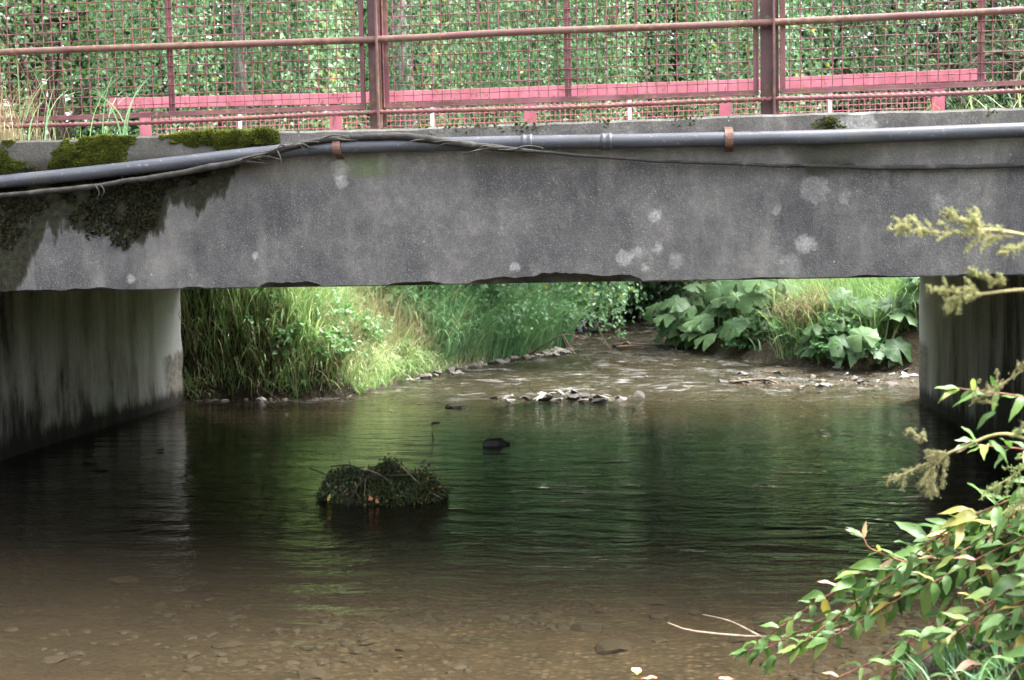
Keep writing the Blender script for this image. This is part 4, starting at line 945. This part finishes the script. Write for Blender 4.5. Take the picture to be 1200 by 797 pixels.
for (x, y, s, zz) in [(-2.27, 12.3, .10, .01), (-2.20, 12.33, .08, .02), (-2.34, 12.31, .06, .01), (-1.80, 12.85, .09, .01), (-1.88, 12.9, .07, 0)]:
    stone(S_SHALE[r.randint(8)], x, y, zz, s, r, .2)
for k in range(44):         # pale stones along the foot of the reed grass
    y = r.uniform(14.4, 18.2) if k % 3 else r.uniform(16.2, 17.6); x = np.interp(y, XL[:, 0], XL[:, 1]) + abs(r.normal(.0, .13)) + .02; s = r.uniform(.04, .12)
    stone(S_PALE[r.randint(6)], x, y, max(float(terrain(x, y)[0]), float(wl(y))) + s * .1, s, r)
for k in range(44):         # gravel spit
    x = r.uniform(.35, 2.65); y = r.uniform(13.6, 15.2); s = r.uniform(.03, .10)
    stone((S_SHALE if k % 2 else S_PALE)[r.randint(6)], x, y, max(float(terrain(x, y)[0]), float(wl(y)) - .01) + s * .08, s, r)
for k in range(20):         # foot of the left bank
    x = r.uniform(-5.2, -3.6); y = np.interp(-x, [3.55, 4.3, 5.2], [13.2, 13.0, 12.92]) + r.normal(-.02, .03); s = r.uniform(.03, .08)
    stone((S_SHALE if k % 2 else S_PALE)[r.randint(6)], x, y, max(float(terrain(x, y)[0]), 0) + s * .1, s, r)
# fine gravel, too small to pick apart
g = MB(); base_hull = [np.array([v.co for v in m_.vertices]) for m_ in S_BED[:4]]; tris = [np.array([p_.vertices for p_ in m_.polygons]) for m_ in S_BED[:4]]
dark_bed = False
def scatter(n, fx, smin, smax, lift=.0):
    for k in range(n):
        x, y = fx(); s = r.uniform(smin, smax); a = r.uniform(0, 6.28); m_ = r.randint(4); c, s2 = math.cos(a), math.sin(a)
        v = base_hull[m_] * s * np.array([1, r.uniform(.6, 1), 1.3]); v = np.stack([v[:, 0] * c - v[:, 1] * s2, v[:, 0] * s2 + v[:, 1] * c, v[:, 2]], -1)
        z = float(terrain(x, y)[0]); g.add(v + [x, y, z + lift], None, tris[m_], r.uniform(.05, .42) if dark_bed else r.uniform(0, 1))
def f_bed():
    while True:
        y = r.uniform(4.0, 7.4); x = r.uniform(-3.1, 1.3) * y / 4.8
        if r.uniform() < sstep(.38, .62, fbm(x * 1.1, y * 1.4, 77)) * (.15 + .85 * sstep(-2.6, -1.2, x)): return x, y
dark_bed = True; scatter(1100, f_bed, .008, .026); scatter(650, f_bed, .022, .050); dark_bed = False
dark_bed = True; scatter(400, lambda: (r.uniform(.2, 2.7), r.uniform(13.5, 15.5)), .015, .035)
def f_run():
    y = r.uniform(13.0, 19); return r.uniform(np.interp(y, XL[:, 0], XL[:, 1]), np.interp(y, XR[:, 0], XR[:, 1])), y
scatter(400, f_run, .02, .05); dark_bed = False
t = NT('gravel'); pp = t.pos(); rr_ = t.n('Attribute', {'attribute_name': 'rnd'}).outputs['Fac']
gm = t.bsdf(t.ramp(rr_, [(0, (.03, .026, .019)), (.25, (.028, .024, .016)), (.45, (.050, .041, .027)), (.55, (.085, .069, .046)), (.75, (.22, .19, .14)), (1, (.36, .33, .28))]), .75, t.bump(t.noise(pp, 60, 3), .4, .004))
go = g.build('gravel', gm, ground, False); go['kind'] = 'stuff'

# the dark rock standing in the pool
b = MB()
top = [(-.11, -.05), (.04, -.06), (.11, -.03), (.145, .02), (.06, .07), (-.10, .06)]
lv = [(-.25, 1.05, 0), (0.0, 1.0, 0), (.024, .98, 0), (.044, .88, -.004)]
v = []
for (z, k, dx) in lv:
    for (x, y) in top: v.append((-1.53 + x * .86 * k + dx, 9.92 + y * k, z + (.010 if x > 0 else 0) * (z > .04) - (.024 if x > .09 and z > .04 else 0)))
q = [(6 * a + c, 6 * a + (c + 1) % 6, 6 * a + 6 + (c + 1) % 6, 6 * a + 6 + c) for a in range(3) for c in range(6)]
b.add(v, q, [(18, 18 + c, 19 + c) for c in range(1, 5)])
rock = b.build('pool_rock', MT['blackrock'], None, False, .006); sm = rock.modifiers.new('sub', 'SUBSURF'); sm.subdivision_type = 'SIMPLE'; sm.levels = sm.render_levels = 4
tx = bpy.data.textures.new('rock_noise', 'CLOUDS'); tx.noise_scale = .05; dm = rock.modifiers.new('rough', 'DISPLACE'); dm.texture = tx; dm.strength = .012; dm.mid_level = .5; dm.texture_coords = 'GLOBAL'
tag(rock, 'black blocky rock standing in the green pool', 'rock')
def small_rock(label, x, y, s, k, z=.0):
    me = S_SHALE[k].copy(); me.materials.clear(); me.materials.append(MT['blackrock']); o = link('pool_stone', me); o.location = (x, y, z); o.scale = (s, s * .7, s * .8); o.rotation_euler.z = k
    tag(o, label, 'stone')
small_rock('small dark stone just breaking the surface beyond the black blocky rock', -2.27, 11.2, .06, 1, .004)
small_rock('dark stone by the lime-streaked abutment foot', -4.55, 9.1, .10, 2, .012)
small_rock('dark flat stone just below the one by the abutment foot', -4.30, 8.75, .085, 3, .006)
small_rock('tiny dark stone in the shaded water beside the left abutment', -4.2, 9.6, .05, 4, .012)

# ------------------------------------------------------------------ clump of debris in the pool
cx, cy = -1.93, 7.78
cl = empty('debris_clump', (cx, cy, 0), 'dark clump of flood debris and weeds grounded in the pool', 'debris')
r = np.random.RandomState(300)
na, nr = 40, 12; v = [(cx, cy, .20)]
hprof = lambda a: 1
for k in range(1, nr + 1):
    q = k / nr
    for j in range(na):
        a = j / na * 2 * math.pi; rx, ry = .385 * (1 + .12 * math.sin(3 * a + 1)), .22 * (1 + .15 * math.sin(2 * a))
        x, y = rx * q * math.cos(a), ry * q * math.sin(a)
        h = (.125 - .03 * (x / .4)) * (1 - q ** 5) * (.1 + 1.8 * float(fbm(x * 6 + 3, y * 6, 2))) - (.12 if k == nr else 0)
        v.append((cx + x, cy + y, h))
v[0] = (cx, cy, .15)
t_ = [(0, 1 + j, 1 + (j + 1) % na) for j in range(na)]; q_ = [(1 + (k - 1) * na + j, 1 + k * na + j, 1 + k * na + (j + 1) % na, 1 + (k - 1) * na + (j + 1) % na) for k in range(1, nr) for j in range(na)]
MT['silt_murk'] = simple('silty_roots', [(.3, (.012, .010, .007)), (.55, (.03, .024, .017)), (.75, (.06, .05, .032))], 45, .9, 1.0, .03)
b = MB(); b.add(v, q_, t_); b.build('mound', MT['silt_murk'], cl)
for k in range(46):
    a = r.uniform(0, 6.28); x, y = .36 * math.cos(a) * r.uniform(.2, 1), .19 * math.sin(a) * r.uniform(.2, 1) - .03; L = r.uniform(.08, .34); az_ = r.normal(0, .5); u = np.linspace(0, 1, 7)
    z0 = r.uniform(.02, .14); d_ = np.array([math.cos(az_), math.sin(az_), r.normal(0, .35)]); k2 = r.uniform(-.05, .07)
    p = np.array([cx + x, cy + y - .04, z0]) + np.outer(u - .5, d_) * L + np.stack([0 * u, 0 * u, k2 * np.sin(u * 3.1)], -1)
    b = MB(); b.tube(p, r.uniform(.0018, .0048) * (1.2 - u * .7), 5); b.build('twig', MT['wetwood'] if k % 3 else MT['twig'], cl)
u = np.linspace(0, 1, 8)
for pts in ([(-.10, 0, .16), (-.2, -.02, .215), (-.33, -.02, .205)], [(-.28, -.05, .10), (-.36, -.05, .16), (-.46, -.05, .20)], [(-.1, -.1, .155), (.1, -.1, .165), (.24, -.1, .165)], [(.3, 0, .06), (.38, -.02, .075), (.47, -.03, .07)]):
    b = MB(); b.tube(spline([(cx + a, cy + c, d_) for a, c, d_ in pts], 9), .005, 5); b.build('twig', MT['wetwood'], cl)
n = 6500; a = r.uniform(0, 6.28, n); q = np.sqrt(r.uniform(0, 1, n)); x = .40 * q * np.cos(a); y = .24 * q * np.sin(a)
hh = np.clip((.125 - .03 * x / .4) * (1 - q ** 5) * (.1 + 1.8 * fbm(x * 6 + 3, y * 6, 2)), 0.004, 1); tall = np.exp(-((x - .06) / .10) ** 2) + 1.0 * np.exp(-((x - .28) / .06) ** 2)
L = r.uniform(.015, .06, n) * (.35 + .9 * fbm(x * 11, y * 11, 4) + 1.7 * tall)
o = blades('weeds', None, None, np.stack([x, y, hh - .01], -1), L, r.uniform(.0012, .0035, n), r.normal(0, 1, (n, 2)) + [0, -.8], np.abs(r.normal(1.3, .8, n)), MT['weed'], np.where(r.uniform(0, 1, n) < .04, 1, np.clip(r.beta(2, 2.5, n), 0, .97)), 301, 4); o.parent = cl
n = 420; x = r.normal(.27, .055, n); y = r.normal(-.02, .05, n); z = .05 + np.abs(r.normal(0, .075, n)); z = np.minimum(z, .26 - abs(x - .26) * 1.6)
n2 = 5200; a2 = r.uniform(0, 6.28, n2); q2 = np.sqrt(r.uniform(0, 1.05, n2)); x2 = .415 * q2 * np.cos(a2); y2 = .25 * q2 * np.sin(a2)
z2 = np.clip((.125 - .03 * x2 / .4) * (1 - q2 ** 5) * (.1 + 1.8 * fbm(x2 * 6 + 3, y2 * 6, 2)), .003, 1) + np.abs(r.normal(0, .018, n2)) * (1 + 1.2 * np.exp(-((x2 - .05) / .08) ** 2))
x = np.concatenate([x, x2]); y = np.concatenate([y, y2]); z = np.concatenate([z, z2]); n = n + n2
v, t_ = leaf_quads(np.stack([x, y, z], -1), r.normal(0, 1, (n, 3)), r.normal(0, 1, (n, 3)) + [0, -1, .5], r.uniform(.015, .035, n), r.uniform(.005, .010, n))
b = MB(); b.add(v + [cx, cy, 0], None, t_, np.repeat(np.where(r.uniform(0, 1, n) < .015, 1, r.uniform(.0, .9, n)), 4)); b.build('weed_leaves', MT['weed'], cl, False)['kind'] = 'stuff'
MT['orange'] = simple('orange_leaf', [(.3, (.35, .12, .06)), (.7, (.5, .24, .14))], 30)
MT['yellow'] = simple('yellow_leaf', [(.3, (.45, .36, .05)), (.7, (.58, .5, .14))], 30)
b = MB(); v, t_ = leaf_quads(np.array([(cx + .01, cy - .235, .02), (cx - .01, cy - .24, .028)]), np.array([(1., -.1, .6), (-.3, -.2, 1.)]), np.array([(0, -1., .2), (0, -1., .3)]), np.array([.04, .04]), np.array([.016, .016])); b.add(v, None, t_); b.build('orange_leaf', MT['orange'], cl, False)
b = MB(); v, t_ = leaf_quads(np.array([(cx - .31, cy - .17, .01)]), np.array([(.4, -.1, 1.)]), np.array([(0, -1., .2)]), np.array([.055]), np.array([.012])); b.add(v, None, t_); b.build('yellow_leaf', MT['yellow'], cl, False)
# twig poking out of the pool, driftwood and fallen twigs
def twig_thing(name, label, polys, mat, rad, cat='twig'):
    b0 = polys[0][0]; e = empty(name, b0, label, cat)
    for k, pts in enumerate(polys):
        p = spline(pts, 10); b = MB(); b.tube(p, rad * (.75 if k else 1) * (1.15 - np.linspace(0, 1, 10) * .7), 6); b.build('stem' if k == 0 else 'branch', mat, e)
twig_thing('pool_twig', 'thin dark twig poking up from the pool near the black rock', [[(-2.12, 10.3, -.2), (-2.11, 10.3, .0), (-2.113, 10.3, .03), (-2.12, 10.3, .058)]], MT['wetwood'], .0055)
twig_thing('bank_twig', 'bare forked twig leaning from the reed grass toward the stones', [[(-2.15, 16.9, .10), (-1.85, 16.6, .30), (-1.6, 16.6, .42), (-1.35, 16.7, .34)], [(-1.62, 16.6, .41), (-1.5, 16.4, .25), (-1.42, 16.3, .16)]], MT['twig'], .014)
twig_thing('stream_twig', 'long thin bare twig standing in the stream before the dark tunnel', [[(-1.05, 17.9, .06), (-1.2, 17.9, .32), (-1.30, 17.9, .62), (-1.33, 17.9, .86)]], MT['twig'], .010)
twig_thing('driftwood', 'small pile of pale driftwood under the hanging birch strand', [[(-1.05, 18.2, .14), (-.85, 18.1, .17), (-.6, 18.1, .16), (-.35, 18.15, .15)], [(-.95, 18.1, .13), (-.85, 18.05, .2), (-.78, 18.0, .13)], [(-1.0, 18.0, .13), (-.8, 18.0, .15), (-.6, 18.1, .13)]], MT['twig'], .028, 'driftwood')
twig_thing('driftwood', 'grey driftwood stick lying on the gravel spit', [[(.45, 14.0, .05), (.7, 13.95, .08), (.95, 13.95, .10)], [(.75, 13.95, .08), (.85, 13.8, .10), (.95, 13.75, .07)]], MT['twig'], .024, 'driftwood')
twig_thing('fallen_twig', 'reddish bare twig lying at the water edge by the leafy plants', [[(.55, 4.45, .22), (.3, 4.5, .17), (.02, 4.55, .17), (-.08, 4.55, .20)], [(.25, 4.5, .17), (.15, 4.75, .15), (.05, 4.9, .13)]], MT['twig'], .006)

# ------------------------------------------------------------------ foreground plants
def lance_mesh(mat, seed, droop, width, fold=.35):
    n = 8; u = np.linspace(0, 1, n); w_ = width * np.sin(np.clip(u, 0, 1) ** .75 * np.pi) ** .85; w_[0] = .012; w_[-1] = .002
    r = np.random.RandomState(seed); zc = -droop * u ** 2; xc = u * (1 - .12 * droop)
    ser = 1 + .08 * np.where(np.arange(n) % 2, 1, -1)
    tw = r.uniform(-.25, .25)
    L_ = np.stack([xc, w_ * ser, zc + w_ * fold + tw * w_ * u + .035 * np.sin(u * 11 + seed)], -1); C = np.stack([xc, 0 * u, zc], -1); R_ = np.stack([xc, -w_ * ser, zc + w_ * fold - tw * w_ * u + .035 * np.sin(u * 10 + seed)], -1)
    v = np.vstack([L_, C, R_]); q = [(a, a + 1, n + a + 1, n + a) for a in range(n - 1)] + [(n + a, n + a + 1, 2 * n + a + 1, 2 * n + a) for a in range(n - 1)]
    me = make_mesh('leaf', v, np.array(q), mat); return me
LEAF = [lance_mesh(MT['leafA'], k, d_, w_) for k, (d_, w_) in enumerate([(.15, .15), (.35, .19), (.5, .16), (.25, .21), (.8, .17), (.05, .13)])]
LEAFP = [lance_mesh(MT['leafP'], 20 + k, d_, w_) for k, (d_, w_) in enumerate([(.1, .13), (.5, .15)])]
def leafy_plant(label, pts, step, l0, l1, seed, stemmat, group=None, rad=.0055, pink=.05, tip_pink=False, from_t=.25):
    r = np.random.RandomState(seed); path = spline(pts, 40); e = empty('leafy_plant', tuple(path[0]), label, 'plant', group); u = np.linspace(0, 1, 40)
    b = MB(); b.tube(path, rad * (1.15 - .75 * u), 7); b.build('stem', stemmat, e)
    seg = np.linalg.norm(np.diff(path, axis=0), axis=1); cum = np.concatenate([[0], seg.cumsum()]); tot = cum[-1]
    tg = np.gradient(path, axis=0); tg /= np.linalg.norm(tg, axis=1)[:, None]
    s = tot * from_t; k = 0
    def put(p, d, up, L, me):
        x = Vector(d).normalized(); zz = (Vector(up) - x * x.dot(Vector(up))).normalized(); y = zz.cross(x)
        m_ = Matrix((x, y, zz)).transposed().to_4x4(); o = link('leaf', me, e); m_ = Matrix.Translation(Vector(p) - Vector(path[0])) @ m_ @ Matrix.Diagonal((L, L, L, 1)); o.matrix_local = m_
    while s < tot - .005:
        p = np.array([np.interp(s, cum, path[:, c]) for c in range(3)]); t_ = np.array([np.interp(s, cum, tg[:, c]) for c in range(3)]); t_ /= np.linalg.norm(t_)
        ref = np.array([0, 0, 1.]); a = np.cross(t_, ref); a /= np.linalg.norm(a) + 1e-9; b2 = np.cross(a, t_); f = s / tot
        nl = 3 if f < .8 else 2
        for j in range(nl):
            ang = j * 2 * math.pi / nl + k * 1.1 + r.normal(0, .3); out = a * math.cos(ang) + b2 * math.sin(ang)
            d_ = out * r.uniform(.7, 1) + t_ * r.uniform(.35, .8) + np.array([0, -.15, -.05])
            L = r.uniform(l0, l1) * (1 - .35 * max(0, f - .6) / .4)
            me = LEAFP[r.randint(2)] if r.uniform() < pink else LEAF[r.randint(6)]
            put(p, d_, np.array([0, -.25, 1]) + r.normal(0, .25, 3), L, me)
        s += step * r.uniform(.75, 1.25); k += 1
    for j in range(4):
        d_ = tg[-1] * 1.2 + r.normal(0, .4, 3) * [1, 1, .8]; put(path[-1], d_, np.array([0, -.4, 1]), r.uniform(l0, l1) * .75, LEAFP[j % 2] if (tip_pink and j < 2) else LEAF[r.randint(6)])
    return e
tips = [(1.08, 3.95, .86), (1.12, 4.15, .82), (1.0, 3.8, .78), (.92, 4.05, .66), (.20, 4.45, .14), (.29, 4.3, .17), (.45, 4.2, .26), (.24, 4.40, .15), (.36, 4.25, .22), (.50, 4.35, .30), (.60, 4.20, .44), (.70, 4.30, .40), (.84, 4.15, .56), (.96, 4.25, .68), (1.03, 4.05, .80), (.66, 3.95, .33), (.78, 3.85, .40), (.90, 3.75, .48), (.52, 3.95, .19), (.64, 3.75, .24), (.98, 4.4, .60), (.40, 4.1, .13), (.82, 4.45, .45), (.76, 3.6, .28), (1.0, 3.7, .60), (.60, 4.5, .26), (.94, 3.55, .34), (.74, 4.1, .47), (.89, 4.0, .53), (1.05, 4.3, .68), (.70, 4.0, .25), (.84, 3.9, .31), (.99, 3.85, .44), (.74, 3.7, .18), (.89, 3.65, .24)]
for k, (x, y, z) in enumerate(tips):
    r = np.random.RandomState(400 + k); bx, by = x + r.uniform(.75, 1.1), y + r.uniform(-.35, .35); bz = gz(bx, by) - .03
    leafy_plant('leafy green plant with reddish stem leaning from the near bank over the water', [(bx, by, bz), (bx - .25, by + (y - by) * .3, bz + .30 + .25 * z), (x + .32, y + (by - y) * .2, z + .16 + r.uniform(0, .08)), (x, y, z)], r.uniform(.048, .068), r.uniform(.055, .085), r.uniform(.11, .15), 420 + k, MT['redstem'], 'leafy plants leaning over the near bank', .0055, .07)
leafy_plant('leafy plant with an upright pinkish shoot tip above the others', [(1.5, 4.3, .55), (1.1, 4.25, .62), (.78, 4.2, .52), (.60, 4.2, .56), (.565, 4.2, .60)], .06, .07, .11, 450, MT['redstem'], None, .005, .10, True)
leafy_plant('tall leafy plant with curled pale leaves beside the brown seed head', [(1.5, 4.0, .5), (1.25, 3.9, .85), (1.0, 3.8, .95), (.82, 3.75, .98)], .06, .08, .13, 451, MT['redstem'], None, .005, .28, True, .45)
leafy_plant('leafy shoot with few bright leaves under the cream plume', [(1.5, 3.7, .6), (1.2, 3.7, 1.0), (.95, 3.65, 1.12), (.74, 3.6, 1.16)], .075, .07, .10, 452, MT['redstem'], None, .004, .0, False, .6)
# meadowsweet seed heads
def meadowsweet(label, stem_pts, plumes, mat, seed, leaves=()):
    r = np.random.RandomState(seed); path = spline(stem_pts, 40); e = empty('meadowsweet_plant', tuple(path[0]), label, 'plant')
    b = MB(); b.tube(path, .0045 * (1.2 - .6 * np.linspace(0, 1, 40)), 7); b.build('stem', MT['palestem'], e)
    for (p0, p1, rad, n, curl) in plumes:
        p0, p1 = np.array(p0), np.array(p1); ax_ = p1 - p0; L = np.linalg.norm(ax_); ax_ = ax_ / L
        a = np.cross(ax_, [0, 0, 1.]); a /= np.linalg.norm(a); c = np.cross(a, ax_)
        tw = MB(); tw.tube(np.array([p0 + (p1 - p0) * q for q in np.linspace(0, 1, 6)]), .0016, 5); P = []
        for k in range(int(18 + L * 150)):
            q = r.uniform(.02, 1); ang = r.uniform(0, 6.28); w_ = rad * (1 - .8 * q) ** .8 * r.uniform(.4, 1.1) * (.45 + .9 * (math.sin(q * 9 + k % 3) > -.3))
            o_ = (a * math.cos(ang) + c * math.sin(ang)) * w_ + ax_ * w_ * .8; s_ = p0 + (p1 - p0) * q; en = s_ + o_ + np.array([0, 0, curl * w_])
            u = np.linspace(0, 1, 5); br = s_ + np.outer(u, en - s_) + np.outer(np.sin(u * 3.1), [0, 0, .15 * w_]); tw.tube(br, .0009, 3, cap=False)
            m_ = max(6, int(1.7 * n * w_ / rad)); uu = r.uniform(.15, 1.05, m_); P.append(np.stack([np.interp(uu, u, br[:, j]) for j in range(3)], -1) + r.normal(0, .0030, (m_, 3)))
        P = np.vstack(P); n_ = len(P); s = r.uniform(.0010, .0021, n_)
        oc = np.array([(1, 0, 0), (-1, 0, 0), (0, 1, 0), (0, -1, 0), (0, 0, 1.3), (0, 0, -1.3)], float)
        v = (P[:, None] + oc[None] * s[:, None, None]).reshape(-1, 3); o_ = np.arange(n_)[:, None] * 6
        T = np.array([(0, 2, 4), (2, 1, 4), (1, 3, 4), (3, 0, 4), (2, 0, 5), (1, 2, 5), (3, 1, 5), (0, 3, 5)])
        hb = MB(); hb.add(v, None, (o_[:, :, None] + T[None].reshape(1, 8, 3)).reshape(-1, 3), np.repeat(r.uniform(0, 1, n_), 6))
        sh = hb.build('seed_head', mat, e, True); tw.build('plume_branches', MT['palestem'], e)
    for (p0, d_, L) in leaves:
        x = Vector(d_).normalized(); zz = (Vector((0, -.3, 1)) - x * x.dot(Vector((0, -.3, 1)))).normalized(); m_ = Matrix((x, zz.cross(x), zz)).transposed().to_4x4()
        o = link('leaf', LEAF[r.randint(6)], e); o.matrix_local = Matrix.Translation(Vector(p0) - Vector(path[0])) @ m_ @ Matrix.Diagonal((L, L, L, 1))
meadowsweet('cream feathery seed head reaching across the dark beam corner', [(1.6, 2.6, gz(1.6, 2.6)), (1.35, 2.65, 1.1), (.95, 2.7, 1.50), (.68, 2.7, 1.575), (.58, 2.7, 1.59)],
            [((.66, 2.7, 1.572), (.41, 2.7, 1.592), .042, 26, .2), ((.60, 2.7, 1.585), (.52, 2.69, 1.625), .024, 20, .1), ((.72, 2.7, 1.57), (.63, 2.68, 1.54), .016, 14, -.2)], MT['plume'], 501, [((.70, 2.7, 1.56), (.3, -.2, .6), .05), ((.72, 2.7, 1.56), (.4, -.3, -.4), .06)])
meadowsweet('smaller cream seed head on a thin stem below the feathery one', [(1.7, 2.8, gz(1.7, 2.8)), (1.3, 2.75, .95), (.95, 2.72, 1.42), (.72, 2.7, 1.462), (.58, 2.7, 1.455)],
            [((.60, 2.7, 1.456), (.495, 2.7, 1.468), .03, 18, .2), ((.555, 2.7, 1.452), (.53, 2.7, 1.425), .02, 16, -.3), ((.645, 2.7, 1.475), (.57, 2.69, 1.505), .018, 14, .2)], MT['plume'], 502)
meadowsweet('buff seed head standing before the right abutment', [(1.75, 3.1, gz(1.75, 3.1)), (1.3, 3.1, .8), (.98, 3.1, 1.08), (.82, 3.1, 1.25)],
            [((.66, 3.1, 1.175), (.84, 3.1, 1.30), .035, 20, .2), ((.84, 3.1, 1.2), (.76, 3.1, 1.10), .022, 16, -.2)], MT['plumeb'], 503, [((.70, 3.1, 1.20), (-.8, -.2, .3), .07), ((.72, 3.1, 1.16), (-.7, -.3, -.2), .06)])
meadowsweet('drooping brown seed head hanging over the dark water', [(1.7, 3.4, gz(1.7, 3.4)), (1.2, 3.35, .75), (.85, 3.3, 1.06), (.68, 3.3, 1.04), (.62, 3.3, 1.0)],
            [((.665, 3.3, 1.035), (.50, 3.3, .955), .040, 26, -.35), ((.62, 3.3, 1.0), (.60, 3.29, .93), .030, 22, -.5), ((.60, 3.3, 1.06), (.55, 3.3, 1.085), .016, 14, 0)], MT['plumeb'], 504, [((.72, 3.3, 1.05), (-.3, -.2, .9), .06), ((.75, 3.3, 1.06), (.6, -.3, -.4), .07), ((.80, 3.3, 1.07), (.5, -.2, .6), .07)])
meadowsweet('green budding seed head among the leaning leaves', [(1.6, 3.7, gz(1.6, 3.7)), (1.3, 3.7, .8), (1.05, 3.65, 1.0), (.98, 3.6, .98)],
            [((1.0, 3.6, 1.0), (.80, 3.6, .86), .045, 26, -.2), ((.97, 3.6, .92), (.86, 3.6, .80), .035, 22, -.3)], MT['plumeg'], 505)
# fallen leaves at the water edge and on the bed
r = np.random.RandomState(600)
for k, (x, y, m_) in enumerate([(.02, 4.42, 'yellow'), (-.12, 4.5, 'orange'), (-.2, 4.6, 'yellow'), (.1, 4.5, 'orange')]):
    me = lance_mesh(MT[m_], 60 + k, .1, .30, .1); o = link('fallen_leaf', me); o.location = (x, y, max(gz(x, y), 0) + .014); o.scale = (.06, .06, .06); o.rotation_euler = (0, 0, r.uniform(0, 6)); tag(o, ['pale yellow fallen leaf at the water edge below the leaning plants', 'orange fallen leaf at the water edge below the leaning plants'][m_ == 'orange'], 'leaf', 'fallen leaves at the water edge')
